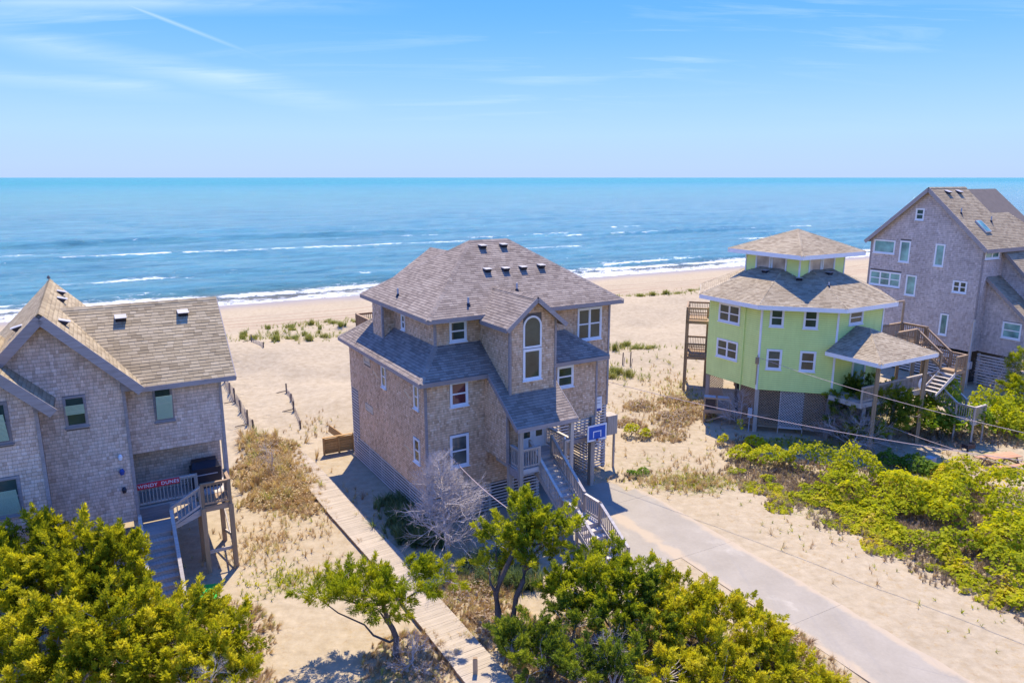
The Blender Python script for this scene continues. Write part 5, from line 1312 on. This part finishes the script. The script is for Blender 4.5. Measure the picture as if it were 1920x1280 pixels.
cedar("cedar_tree", "flat topped bright green tree leaning over the boardwalk", "tree", (-3.85, 21.6), [(-5.16, 22.3, 2.25, 1.35, 1.0, 0.36), (-3.68, 22.6, 2.38, 1.13, 0.9, 0.32), (-2.57, 22.6, 2.48, 0.71, 0.5, 0.25), (-6.42, 22.2, 2.13, 0.65, 0.4, 0.18), (-4.58, 22.0, 1.86, 1.19, 0.8, 0.29), (-6.8, 22.2, 2.25, 0.36, 0.25, 0.13), (-5.83, 22.5, 2.56, 0.54, 0.4, 0.18)], LEAF['pine'], group=G1, per=200, size=.26, clump=.34, lift=.3, tpl=NEEDLE, dead=.5, tint=(.3, .85), trunk_r=.12)
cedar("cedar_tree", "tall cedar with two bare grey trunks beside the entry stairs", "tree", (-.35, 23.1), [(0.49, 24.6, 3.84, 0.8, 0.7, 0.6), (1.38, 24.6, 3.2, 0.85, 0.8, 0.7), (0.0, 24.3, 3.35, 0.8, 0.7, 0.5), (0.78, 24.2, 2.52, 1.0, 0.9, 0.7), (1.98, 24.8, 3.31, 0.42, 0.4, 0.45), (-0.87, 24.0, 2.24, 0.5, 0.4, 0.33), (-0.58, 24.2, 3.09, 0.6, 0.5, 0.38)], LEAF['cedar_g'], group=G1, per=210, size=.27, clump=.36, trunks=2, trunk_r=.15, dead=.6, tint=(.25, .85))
cedar("cedar_tree", "rounded mid green cedar just below the foot of the stairs", "tree", (3.2, 22.6), [(3.19, 23.2, 2.46, 1.05, 0.9, 0.7), (2.6, 22.8, 1.87, 1.2, 1.0, 0.85), (3.78, 22.6, 1.79, 1.05, 0.9, 0.75), (4.29, 23.0, 2.37, 0.7, 0.7, 0.6), (3.35, 22.0, 1.35, 1.3, 1.0, 0.75), (1.88, 23.0, 1.55, 0.8, 0.7, 0.6)], LEAF['cedar_g'], group=G1, size=.26, clump=.36, tint=(.25, .9), dead=.5)
cedar("cedar_tree", "small dark cedar crowding the boardwalk's right edge", "tree", (1.1, 20.9), [(0.44, 21.2, 1.14, 0.8, 0.7, 0.55), (0.05, 20.8, 0.95, 0.6, 0.6, 0.46), (0.95, 20.4, 0.9, 0.85, 0.8, 0.68), (2.14, 21.6, 1.6, 0.8, 0.7, 0.55), (2.14, 19.6, 1.1, 0.75, 0.7, 0.6)], LEAF['cedar_d'], group=G1, size=.25, clump=.34, tint=(.25, .95), dead=.7)
cedar("cedar_tree", "sprawling golden green cedar along the driveway's edge", "tree", (6.8, 21.3), [(6.2, 23.0, 1.53, 0.9, 0.8, 0.5), (7.23, 22.6, 1.23, 1.05, 0.9, 0.6), (5.48, 21.8, 1.26, 1.0, 0.9, 0.75), (6.27, 21.0, 1.01, 1.3, 1.0, 0.72), (7.92, 21.8, 0.88, 1.05, 0.9, 0.66), (8.75, 21.7, 0.53, 0.75, 0.7, 0.55), (4.8, 20.0, 0.88, 0.95, 0.8, 0.7), (6.54, 20.0, 0.58, 1.3, 0.9, 0.62), (8.02, 20.4, 0.53, 1.1, 0.9, 0.7), (9.3, 20.3, 0.18, 0.7, 0.7, 0.5), (5.46, 23.4, 2.18, 0.22, 0.22, 0.45), (5.76, 23.2, 1.78, 0.34, 0.34, 0.4), (10.0, 20.2, -0.02, 0.3, 0.3, 0.22)], LEAF['cedar'], group=G1, tint=(.3, .95), size=.27, clump=.36)
cedar("cedar_tree", "shaded cedar wedged between the golden and the rounded cedars", "tree", (4.3, 21.0), [(4.55, 21.6, 1.31, 0.85, 0.8, 0.72), (3.91, 20.4, 1.06, 0.65, 0.65, 0.78), (3.11, 19.5, 1.0, 0.62, 0.6, 0.75), (4.85, 22.4, 1.95, 0.5, 0.5, 0.62)], LEAF['cedar_d'], group=G1, size=.25, clump=.34, dead=.8, tint=(.2, .9))
cedar("evergreen_shrub", "dense dark evergreen shrub against the lime house's entry deck", "shrub", (22.0, 42.8), [(20.99, 43.5, 2.7, 1.0, .9, .8), (22.42, 43.0, 2.7, 1.3, 1.0, .85), (20.65, 42.5, 1.7, 1.15, 1.0, 1.1), (22.73, 42.0, 1.4, 1.6, 1.1, 1.0), (24.21, 42.5, 2.1, .9, .8, .85), (21.3, 41.6, .9, 1.1, .9, .75)], LEAF['cedar_d'], per=150, size=.36, clump=.5, dead=1., tint=(.3, .95))
cedar("small_pine", "thin pine with tufted crown in front of the farthest house", "tree", (36.6, 50.3), [(37.0, 51.0, 2.9, .75, .6, .5), (37.2, 51.0, 2.0, .55, .5, .4), (36.4, 50.2, 1.5, .5, .5, .32)], LEAF['pine'], per=150, size=.34, tpl=NEEDLE, trunk_r=.08, dead=.3)
cedar("small_pine", "little pine with a bare crooked trunk at the right edge", "tree", (34.7, 47.4), [(34.9, 47.6, 2.0, .8, .6, .45), (35.6, 47.6, 1.7, .6, .5, .4), (34.2, 47.5, 1.6, .5, .4, .3)], LEAF['pine'], per=150, size=.34, tpl=NEEDLE, trunk_r=.08, dead=.3)

M['deadbrown'] = m_plain('brown_deadwood', (.34, .27, .235), .9, .3, 9, .1)
# leafless trees
def bare(name, label, base, h, r, n, lean=(0, 0), spread=.75, depth=3, group=None, mat='deadwood', low=.12, out=.55):
    bz = float(ground_z(*base)); mb = MB()
    root = empty(name, (base[0], base[1], bz)); tag(root, label, "tree" if h > 2.6 else "bush", group)
    pts = []; rr = []
    for i in range(9):
        t = i/8; pts.append(np.array([lean[0]*t + RNG.normal(0, .03), lean[1]*t + RNG.normal(0, .03), -.1 + h*t])); rr.append(r*(1-t*.88))
    mb.tube(pts, rr, 7); mb.build("trunk", M[mat], root, True)
    br = MB()
    for i in range(n):
        t = low + (1-low)*RNG.uniform()**.9; p = np.array([lean[0]*t, lean[1]*t, -.1 + h*t]); a = RNG.uniform(0, 2*math.pi)
        L = h*(.52*(1-t)+.14)*out/.55*RNG.uniform(.7, 1.15)
        twiggy(br, p, (math.cos(a), math.sin(a), .38), L, r*.34*(1-.6*t), depth, 4, spread*.62, .14)
    tag(br.build("branches", M[mat], root), kind="stuff")
    return root
bare("bare_tree", "silvery leafless tree in front of the middle house's corner", (-2.75, 28.6), 4.5, .10, 95, (-.35, .1), out=.36)
bare("dead_bush", "leafless pale bush beside the lime house's air conditioners", (15.0, 45.2), 2.5, .06, 26)
bare("dead_bush", "sprawling white dead shrub below the lime house's lattice corner", (20.3, 40.9), 2.1, .07, 26, (.3, -.2), out=.75)
bare("bare_tree", "leaning leafless tree before the farthest house's slats", (35.2, 51.3), 3.0, .07, 22, (.9, .1))
bare("dead_bush", "grey dead branches among the cedars at the lower edge", (2.9, 20.3), 1.9, .05, 24)
bare("dead_bush", "bleached dead twigs poking from the lower left cedar", (-8.6, 18.1), 2.4, .05, 22)
bare("dead_bush", "grey tangle of dead stems under the flat topped tree", (-3.3, 21.3), 1.3, .04, 16)
bare("dead_bush", "thin leafless shrub in the dry brush beside the boardwalk", (-13.2, 37.5), 1.9, .045, 12)

bare("dead_bush", "brown grey leafless thicket in front of the lime house's entry corner", (20.9, 42.0), 2.9, .07, 40, (.2, 0), out=.62, mat='deadbrown')
# mounded leafy cover
def mounds(name, label, cat, MO_, lmat, size, dens, kind=None, group=None, tint=(.2, .9), under='brown', twig=.15):
    root = empty(name, (0, 0, 0)); tag(root, label, cat, group, kind)
    P, A, T = [], [], []
    bP, bA, bT = [], [], []
    for (x, y, r_, h) in MO_:
        n = int(dens*math.pi*r_*r_)
        rr = r_*np.sqrt(RNG.uniform(0, 1.25, n)); a = RNG.uniform(0, 2*math.pi, n); X_ = x+rr*np.cos(a); Y_ = y+rr*np.sin(a)
        prof = np.clip(1-(rr/r_)**2*.8, 0.04, 1)**.8
        lump = fbm(X_, Y_, .8, 90, 3); big = fbm(X_, Y_, 2.3, 95, 2)
        z = ground_z(X_, Y_) + h*prof*(.35+1.1*lump) * RNG.uniform(.55, 1.0, n)**.6
        k_ = (lump*.6+big*.6 > .40 + .34*(rr/r_)**2)
        gx_ = (fbm(X_+.15, Y_, .8, 90, 3)-lump)/.15*h; gy_ = (fbm(X_, Y_+.15, .8, 90, 3)-lump)/.15*h
        nn = np.stack([-gx_*.7+np.cos(a)*.5*rr/r_, -gy_*.7+np.sin(a)*.5*rr/r_, np.ones(n)], -1) + RNG.normal(0, .38, (n, 3))
        P.append(np.stack([X_, Y_, z], -1)[k_]); A.append(nn[k_]); T.append(np.clip(tint[0]+(tint[1]-tint[0])*(big*.7+lump*.5-.1)+RNG.normal(0, .12, n), 0, 1)[k_])
        nb_ = int(n*twig); j = RNG.integers(0, n, nb_)
        bP.append(np.stack([X_, Y_, ground_z(X_, Y_)+h*prof*lump*.5*RNG.uniform(0, 1, n)], -1)[j]); bA.append((nn + RNG.normal(0, .5, (n, 3)))[j]); bT.append(RNG.uniform(0, 1, nb_))
    P = np.concatenate(P); A = np.concatenate(A); T = np.concatenate(T)
    scatter("leaves", LEAFQ, P, A, size*RNG.choice([.55, .8, 1., 1.25, 1.7], len(P))*RNG.uniform(.8, 1.2, len(P)), T, lmat, root, kind="stuff")
    bP = np.concatenate(bP)
    scatter("dry_stems", TUFT[:2], bP[::3], np.abs(np.concatenate(bA))[::3]*np.array([1, 1, 1.]) , .32*RNG.uniform(.5, 1.2, len(bP[::3])), np.concatenate(bT)[::3], LEAF[under], root, kind="stuff")
    return root
mounds("leafy_ground_cover", "sunlit yellow green vines and shrubs sprawling over the sandy bank right of the driveway", "ground cover",
       [(13.4, 39.7, 1.2, .8), (14.5, 38.2, 1.7, 1.2), (16.5, 37.2, 2.0, 1.7), (18.3, 36.6, 1.9, 1.9), (17.3, 34.8, 2.0, 1.5), (19.5, 33.4, 2.2, 1.7), (21.5, 32.2, 2.2, 1.7), (20, 30.6, 2.1, 1.4), (21.8, 28.8, 2.3, 1.7), (20.4, 26.8, 2.0, 1.4), (23, 26, 2.3, 1.8),
        (23.5, 30.5, 2.5, 2.0), (25, 33.4, 2.0, 2.3), (23.6, 35.6, 1.3, 1.7), (15.6, 34.6, 1.6, .6), (16.7, 32, 1.6, .6), (18.2, 29.4, 1.6, .7), (22.5, 23.8, 2.1, 1.3), (19.8, 24.6, 1.3, .7), (18.6, 26.6, 1.2, .4), (12.6, 37.4, 1.1, .3), (25.5, 28, 2.4, 2.2), (18.2, 32.2, 1.8, 1.0), (15.4, 36.6, 1.5, 1.1), (22.4, 33.9, 1.7, 1.6), (19.4, 28.6, 1.6, 1.0), (20.2, 35.2, 1.5, 1.3), (24.2, 37.0, 1.2, 1.0), (17.4, 30.6, 1.2, .5), (14.0, 36.0, 1.1, .4), (26.5, 30.8, 2, 2), (14.2, 34.4, 1.2, .16), (15.3, 31.6, 1.1, .14), (16.6, 29.2, 1.1, .16), (17.5, 27.2, 1.0, .15), (12.9, 35.9, 1.0, .14), (13.3, 33.4, .8, .12), (18.9, 25.2, .9, .16)],
       LEAF['vine'], .125, 300, kind="stuff", tint=(-.25, 1.15), twig=.25)
mounds("leafy_bush", "bright green vine covered stump beside the lime house's dead bush", "bush", [(14.05, 42.2, .55, 1.7), (13.6, 41.6, .8, .8), (14.6, 41.4, .9, .7), (13.0, 41.9, .6, .7)], LEAF['vine'], .13, 420, tint=(.35, .95))
mounds("leafy_bush", "small bright green bush on the sand beside the middle house", "bush", [(7.7, 43.4, .75, .9), (8.3, 43.2, .55, .7)], LEAF['vine'], .12, 420, tint=(.3, .85))
mounds("leafy_bush", "dark green weeds at the foot of the middle house's slatted corner", "bush", [(6.6, 37.2, .5, .6), (5.9, 36.9, .5, .45), (7.3, 37.6, .45, .5)], LEAF['bush'], .11, 420, tint=(.1, .8))
mounds("leafy_thicket", "bright leafy thicket below the lime house's entry stairs", "thicket", [(25.6, 44.2, 1.8, 3.2), (27.6, 44.0, 2.0, 3.4), (26.2, 42.6, 1.4, 2.2), (28.8, 43.2, 1.7, 2.8), (27.2, 42.6, 1.3, 2.0)], LEAF['bush'], .16, 260, tint=(.35, 1.))
mounds("leafy_thicket", "pale green thicket behind the picnic table", "thicket", [(30.4, 44.4, 2.2, 2.6), (32.8, 45.4, 2.4, 2.2), (31.6, 42.8, 1.8, 1.5), (35, 46.6, 2.2, 1.5), (34.4, 43.8, 2.0, 1.5)], LEAF['vine'], .15, 220, tint=(.0, .65))
mounds("leafy_bush", "dark low hedge in the shade below the concrete block", "bush", [(21.6, 38.9, .9, .7), (22.6, 38.3, 1.0, .8), (23.4, 37.6, .8, .7)], LEAF['bush'], .13, 300, tint=(.0, .6))
mounds("dry_brush", "tawny dry brush between the gabled house and the boardwalk", "brush", [(-14.3, 40.9, 1.3, .8), (-15.4, 41.9, 1.0, .7), (-13.6, 38.9, 1.6, .7), (-14.6, 39.4, 1.2, .6), (-12.4, 37.2, 1.5, .7), (-13.6, 36.6, 1.3, .5), (-11.3, 34.8, 1.4, .6), (-12.3, 34.2, 1.3, .4), (-10.4, 33.2, 1.0, .35), (-14.6, 37.6, 1.2, .4), (-11.0, 36.2, .7, .5)], LEAF['dry'], .075, 70, kind="stuff", tint=(.0, .9), under='dry', twig=3.2)
mounds("brown_scrub", "brown withered scrub on the sand between the middle and lime houses", "scrub", [(10.6, 46.5, 1.3, .7), (12.4, 47.6, 1.4, .8), (9.2, 49.4, 1.2, .6), (11.8, 50.6, 1.2, .6), (13.6, 49.5, 1.0, .6), (7.8, 45.6, 1.0, .4), (9.8, 43.6, 1.2, .4)], LEAF['brown'], .10, 120, kind="stuff", under='dry', twig=1.2)
mounds("undergrowth", "dry undergrowth and runners beneath the cedars", "undergrowth", [(-3.4, 21.4, 1.6, .5), (-1.5, 25.6, 1.4, .35), (-.6, 23.4, 1.3, .4), (1.8, 21.8, 2.0, .5), (4.6, 21.6, 2.2, .6), (7.6, 20.8, 2.2, .5), (9.4, 22.4, 1.0, .4), (9.9, 21.0, 1.0, .5), (-11, 22.4, 2.4, .4), (-14.5, 20, 3, .6), (2.3, 19.3, 2.2, .6), (-9, 19.2, 1.8, .3), (-.2, 26.8, 1.0, .3)], LEAF['brown'], .09, 150, kind="stuff", under='dry', twig=1.1)

# grasses
tm_g = [scatter("grass_clump", TUFT, np.c_[RNG.normal(0, .22, (14, 2)), np.zeros(14)], np.c_[RNG.normal(0, .22, (14, 2)), np.ones(14)], RNG.uniform(.6, 1.05, 14), RNG.uniform(.2, .9, 14), LEAF['grass'], link_it=False) for _ in range(4)]
spots = [(-26.7, 70.2), (-25.2, 69), (-26.2, 76.8), (-22.2, 66.7), (-24.4, 78.3), (-23.7, 71.4), (-21.1, 69), (-19.4, 67.8), (-20.5, 70.1), (-22.4, 79.8), (-21.4, 83.1), (-20, 79.8), (-18.1, 75.4), (-19.7, 72.7), (-25.9, 71), (-17, 78), (-15.5, 76), (-14, 80), (-27.8, 73), (-23, 74), (-16.6, 71.2), (-18.4, 69.6), (-20.3, 74.6), (-12.9, 77.4)]
for i, (x, y) in enumerate(spots):
    o = link("grass_clump", tm_g[i % 4], None, (x, y, float(ground_z(x, y))-.03), (0, 0, i*1.7), (.45+.9*rs.random(), .45+.9*rs.random(), .45+.6*rs.random()))
    tag(o, "green tuft of dune grass on the sand left of the middle house", "grass", "dune grass behind the boardwalk")
spots = [(7.6, 66.5), (8.6, 67), (9.6, 66.2), (10.8, 67.3), (11.6, 66), (6.6, 57.6), (7.8, 56.6), (8.6, 57.8), (5.9, 56.8), (9.5, 57), (13, 66), (19, 97), (21, 98), (23, 99.5), (25, 100), (17, 95), (27, 101.5), (12, 92), (13.5, 93)]
for i, (x, y) in enumerate(spots):
    o = link("grass_clump", tm_g[i % 4], None, (x, y, float(ground_z(x, y))-.03), (0, 0, i*2.3), (.5+1.2*rs.random(), .5+1.0*rs.random(), .45+.6*rs.random()))
    tag(o, "yellowing tuft of dune grass right of the middle house towards the beach", "grass", "dune grass right of the middle house")
tm_d = [scatter("grass_clump", TUFT, np.c_[RNG.normal(0, .42, (60, 2)), np.zeros(60)], np.c_[RNG.normal(0, .35, (60, 2)), np.ones(60)], RNG.uniform(.5, .95, 60), RNG.uniform(.1, .8, 60), LEAF['dgrass'], link_it=False) for _ in range(2)]
for i, (x, y) in enumerate([(-5.75, 33.4), (-5.2, 32.5), (-4.9, 31.6), (-4.3, 30.9), (-4.9, 30.6), (-4.0, 30.0), (-1.3, 27.6), (-.6, 27.1), (.2, 26.5)]):
    o = link("grass_clump", tm_d[i % 2], None, (x, y, float(ground_z(x, y))-.02), (0, 0, i*1.1), (1, 1, .9+.1*(i % 3)))
    tag(o, "thick dark green grass in the shade of the middle house", "grass", "shaded grass by the middle house")
P = []
for (x, y, rx, ry, n) in ((-10, 31.5, 2.6, 3.5, 260), (-11.5, 34.5, 1.6, 2.5, 200), (9.5, 48, 4, 6, 340), (10.5, 38.5, 4, 2.4, 160), (9.4, 36.3, 3.0, 1.2, 380), (12.5, 53, 2.0, 5, 200), (15, 30, 3, 4, 60), (-1.4, 25.8, 1.6, 1.5, 170), (10.2, 21.4, .9, 2.2, 170), (-13, 44.5, 1.2, 2, 60), (14, 36.5, 2, 3, 90), (26.5, 38.6, 3.5, 2, 150), (-11.2, 29.3, 1.0, 1.6, 130), (19, 39.8, 3, 1.0, 120)):
    P.append(np.c_[RNG.normal(x, rx*.6, n), RNG.normal(y, ry*.6, n)])
P = np.concatenate(P); Zg = ground_z(P[:, 0], P[:, 1])
ins = []
for k_, (x, y) in enumerate(P):
    w_ = DN @ np.array([x, y]); tt = DT @ np.array([x, y])
    ins.append(not (19.6 < w_ < 23.15 and tt > -29.5))
ins = np.array(ins)
scatter("dry_grass", [blades(90+i, 9, .7, .02) for i in range(4)], np.c_[P, Zg-.02][ins], np.c_[RNG.normal(0, .25, (len(P), 2)), np.ones(len(P))][ins], RNG.uniform(.18, .5, len(P))[ins], RNG.uniform(0, 1, len(P))[ins], LEAF['dry'], None, kind="stuff", label="sparse dry grass scattered over the sandy yards")
Pw = np.concatenate([np.c_[RNG.normal(x, rx*.6, n), RNG.normal(y, ry*.6, n)] for x, y, rx, ry, n in ((9.6, 36.4, 2.6, 1.0, 320), (-9.2, 26.8, 1.5, 1.1, 200), (17, 42.2, 3.5, 1.2, 260), (22, 37.4, 2.6, 1.6, 240), (13.3, 51, 1.4, 4, 200), (28, 39, 2.4, 1.2, 120), (-1.6, 26.2, 1.4, 1.2, 120), (16, 33, 3, 4, 160), (18, 24.5, 2, 2, 40))])
scatter("green_weeds", [blades(120+i, 10, .9, .03) for i in range(3)], np.c_[Pw, ground_z(Pw[:, 0], Pw[:, 1])-.01], np.c_[RNG.normal(0, .3, (len(Pw), 2)), np.ones(len(Pw))], RNG.uniform(.1, .3, len(Pw)), RNG.uniform(0, .8, len(Pw)), LEAF['vine'], None, kind="stuff", label="low green weeds patching the sandy yards")

Pd = np.concatenate([np.c_[RNG.normal(x, rx*.6, n), RNG.normal(y, ry*.6, n)] for x, y, rx, ry, n in ((-22.5, 70, 6, 3.5, 190), (-21, 80, 6, 4, 130), (9, 66.5, 5, 1.2, 160), (7.5, 57, 3.0, 1.4, 200), (21, 98.5, 9, 2.5, 170), (14, 62, 8, 4, 60), (-8, 84, 8, 2.5, 110), (35, 106, 12, 3, 80))])
scatter("dune_grass", [blades(140+i, 8, .8, .022) for i in range(4)], np.c_[Pd, ground_z(Pd[:, 0], Pd[:, 1])-.03], np.c_[RNG.normal(.1, .3, (len(Pd), 2)), np.ones(len(Pd))], RNG.uniform(.25, .75, len(Pd)), RNG.uniform(.1, 1, len(Pd)), LEAF['grass'], None, kind="stuff", label="thin blades of dune grass between the tufts")

Pt = np.concatenate([np.c_[RNG.normal(x, rx*.6, n), RNG.normal(y, ry*.6, n)] for x, y, rx, ry, n in ((-14.6, 40.6, 1.2, 1.6, 60), (-13.4, 38.2, 1.5, 1.8, 70), (-12.2, 35.8, 1.4, 1.8, 70), (-16, 42.2, .9, 1.0, 30))])
scatter("tall_dry_grass", TUFT, np.c_[Pt, ground_z(Pt[:, 0], Pt[:, 1])-.02], np.c_[RNG.normal(0, .25, (len(Pt), 2)), np.ones(len(Pt))], RNG.uniform(.5, 1.0, len(Pt)), RNG.uniform(.2, 1, len(Pt)), LEAF['dry'], None, kind="stuff", label="tall straw coloured grass in the brush beside the boardwalk")

# low maritime thicket behind the viewpoint (what the street side windows look out on)
tx_, ty_ = np.meshgrid(np.arange(-60, 61, 1.0), np.arange(-70, 9, 1.0)); tz_ = -.3 + 3.6*np.clip(fbm(tx_, ty_, 6, 77, 4)*1.5-.25, 0, 1)*np.clip((9-ty_)/6, 0, 1)
ti = np.arange(tx_.size).reshape(tx_.shape); tq = np.stack([ti[:-1, :-1], ti[:-1, 1:], ti[1:, 1:], ti[1:, :-1]], -1).reshape(-1, 4)
t = NT("thicket", .8, .2); t.col(t.ramp(t.noise(1.3, 7, .75), [(.3, (.02, .035, .008)), (.55, (.09, .13, .02)), (.75, (.20, .22, .035))])).bump(t.noise(2.2, 6, .7), 1., .5)
tag(link("thicket", np_mesh("thicket", np.stack([tx_, ty_, tz_], -1).reshape(-1, 3), tq, t.m, None, True)), label="green maritime thicket on the street side", kind="stuff")

# ------------------------------------------------------------------ fences and small things
def sand_fence(pts, label, h=1.1, sink=.35):
    root = empty("sand_fence", (0, 0, 0)); tag(root, label, "fence", "sand fences")
    lath = MB(); prev = None
    for k, (x, y) in enumerate(pts):
        z = float(ground_z(x, y)); hh = h-sink*(k % 2)*.6
        MB().tube([(x, y, z-.3), (x+.05*math.sin(k*2), y, z+hh)], .055, 7).build("post", M['bark'], root)
        if k % 2 == 0: MB().tube([(x-.75, y-.2, z+.05), (x, y, z+.18)], .035, 5).build("brace", M['bark'], root)
        if prev is not None:
            (px_, py_), L = prev, math.hypot(x-prev[0], y-prev[1]); n = int(L/.09)
            for i in range(n):
                t_ = (i+.5)/n; xx, yy = px_+(x-px_)*t_, py_+(y-py_)*t_; zz = float(ground_z(xx, yy)); lean = .07*math.sin(i*1.3+k)+.14*math.sin(t_*3.1)
                a_ = math.atan2(y-py_, x-px_)
                lath.beam((xx, yy, zz-.1), (xx+lean*.5, yy+lean*.3, zz+hh*.85-.1*math.sin(math.pi*t_)), .04, .008, (math.sin(a_), -math.cos(a_), 0))
        prev = (x, y)
    tag(lath.build("laths", M['trim_grey'], root), kind="stuff")
sand_fence([(-22.3, 54.2), (-21.05, 51.9), (-19.8, 49.7), (-18.5, 47.2), (-17.2, 44.8), (-16.3, 43.4)], "longer sand fence along the path, nearest the gabled house", 1.15)
sand_fence([(-17.0, 52.5), (-15.7, 49.3), (-14.85, 47.2), (-13.6, 44.3)], "short half buried sand fence on the middle house's side of the path", .75)
sand_fence([(-24.3, 66.0), (-22.2, 63.0)], "short stretch of sand fence by the dune grass", .7)
for i, (x, y) in enumerate(((6.9, 62), (9.6, 61), (10.2, 60.6), (16, 63), (22.8, 64), (5.3, 60))):
    z = float(ground_z(x, y)); o = empty("fence_stake", (x, y, z)); tag(o, "broken fence stake standing alone in the sand behind the middle house", "stake", "old fence stakes")
    MB().tube([(0, 0, -.2), (.03, 0, .9+.2*(i % 3))], .05, 6).build("post", M['bark'], o); MB().beam((.1, .02, -.1), (.18, .02, .7), .05, .01).build("lath", M['trim_grey'], o)

bf = empty("board_fence", (0, 0, 0)); tag(bf, "new honey coloured board fence holding back sand behind the middle house", "fence")
fa_, fb_ = np.array([-11.06, 40.07, 0.]), np.array([-9.42, 40.98, 0.]); fd_ = nrm(fb_-fa_); fn_ = np.array([fd_[1], -fd_[0], 0]); FL = np.linalg.norm(fb_-fa_)
for u in (0.05, FL/2, FL-.05): MB().obox(fa_, fd_, fn_, UP, (u-.05, u+.05), (-.05, .05), (-.2, 1.12)).build("post", M['new_wood'], bf)
for j in range(6): MB().obox(fa_, fd_, fn_, UP, (0, FL), (-.09, -.055), (.12+j*.155, .262+j*.155)).build("board", M['new_wood'], bf)
MB().obox(fa_, fd_, fn_, UP, (-.03, FL+.03), (-.1, .07), (1.121, 1.16)).obox(fa_, fd_, fn_, UP, (.1, FL-.1), (-.05, -.01), (.2, .29)).build("cap_rail", M['new_wood'], bf)
q1, q2 = np.array(mw(-.6, 13.3, .95)), np.array(mw(.1, 11.5, .45))
pk = empty("loose_plank", (0, 0, 0)); tag(pk, "tilted timber half sunk in the sand beyond the board fence", "timber"); MB().beam(q1, q2, .06, .45).build("plank", M['new_wood'], pk)

def post(name, x, y, h, label, w=.1, mat='wood_warm_v'):
    z = float(ground_z(x, y)); o = empty(name, (x, y, z)); tag(o, label, "post")
    MB().box(-w, w, -w*.9, w*.9, -.3, h).build("shaft", M[mat], o); MB().box(-w*.85, w*.85, -w*.75, w*.75, h, h+.03).build("cap", M[mat], o)
post("wooden_post", -1.2, 20.75, .75, "square wooden post standing on the boardwalk's left edge", .075)
post("wooden_post", 9.3, 24.2, .45, "short wooden post between the golden cedar and the driveway", .07)
mt_ = empty("door_mat", (-12.1, 25.7, .03), RAD(12)); tag(mt_, "bright green mat on the ground by the gabled house's stairs", "mat"); MB().box(-.5, .5, -.6, .6, 0, .03).build("turf", M['mat'], mt_)

def picnic():
    x, y = 27.6, 38.4; z = float(ground_z(x, y)); o = empty("picnic_table", (x, y, z), RAD(14)); tag(o, "reddish wooden picnic table on the sand at the right edge", "table")
    for j in range(5): MB().box(-1.0, 1.0, -.38+j*.155, -.235+j*.155, .72, .76).build("table_board", M['rust_wood'], o)
    for s_ in (-1, 1):
        for j in range(2): MB().box(-1.0, 1.0, s_*.75-.14+j*.145, s_*.75+j*.145-.005, .42, .46).build("seat_board", M['rust_wood'], o)
        MB().beam((s_*.7, -.82, .38), (s_*.7, .82, .38), .04, .09).build("crossbar", M['wood_warm'], o)
        for e in (-1, 1): MB().beam((s_*.74, e*.6, 0), (s_*.74, e*.22, .71), .04, .09).build("leg", M['wood_warm'], o)
M['rust_wood'] = m_wood("stained_wood", (.55, .30, .17), .15)
picnic()
gx_, gy_ = 26.4, 39.6; gr = empty("park_grill", (gx_, gy_, float(ground_z(gx_, gy_))), RAD(20)); tag(gr, "black charcoal grill on a post next to the picnic table", "grill")
MB().tube([(0, 0, -.1), (0, 0, .75)], .05, 8).build("post", M['black'], gr)
MB().box(-.3, .3, -.22, -.2, .75, 1.0).box(-.3, -.28, -.198, .2, .75, 1.0).box(.28, .3, -.198, .2, .75, 1.0).box(-.278, .278, -.198, .2, .75, .77).build("firebox", M['black'], gr)
for j in range(9): MB().box(-.27, .27, -.18+j*.042, -.17+j*.042, .93, .945).build("grate_bar", M['black'], gr)
blk = empty("concrete_block", (24.0, 39.1, float(ground_z(24, 39.1))), RAD(30)); tag(blk, "weathered concrete block lying at the end of a board", "block")
MB().prism([(-.28, -.2, 0), (.28, -.2, 0), (.24, .2, 0), (-.26, .22, 0)], (.02, 0, .38)).build("body", M['cement'], blk); MB().beam((-.3, 0, .06), (-1.5, .25, .05), .1, .05).build("board", M['wood'], blk)

up = empty("service_pole", rw(-.55, .0), RAD(-RAZ)); tag(up, "grey pole with conduit and meter box before the farthest house", "pole")
MB().tube([(0, 0, -.3), (0, 0, 5.4)], .11, 10).build("pole", M['wood_v'], up); MB().tube([(-.16, -.08, .4), (-.16, -.08, 5.2)], .05, 8).build("conduit", M['metal_pale'], up)
MB().box(-.36, -.02, -.3, -.12, 1.6, 2.15).build("meter_box", M['metal_pale'], up)

def wire(pts, label, r=.016, sag=.4, mat='wire'):
    a, b = np.asarray(pts[0], float), np.asarray(pts[1], float); P_ = []
    for i in range(21):
        t_ = i/20; P_.append(a+(b-a)*t_ - np.array([0, 0, sag*4*t_*(1-t_)]))
    o = empty("cable", tuple(a)); tag(o, label, "cable", "overhead service cables"); MB().tube([p-a for p in P_], r, 5).build("line", M[mat], o)
wire([mw(11.45, 1.25, 5.1), (19.6, 24, 6.05)], "pinkish service cable running from the middle house to beyond the right edge", .014, .35)
wire([gw_(-2.3, -.15, 5.0), (22.68, 28, 5.45)], "pale service cable running from the lime house's corner across the thicket", .014, .3)
wire([mw(.86, -.06, 3.75), (.35, 24.4, 3.9)], "service cable from the middle house's front wall into the tall cedar", .018, .25)
wire([(22.0, 41.4, 1.7), (22.75, 30, 3.4)], "thin guy cable rising out of the dark shrub above the grill", .016, .15)
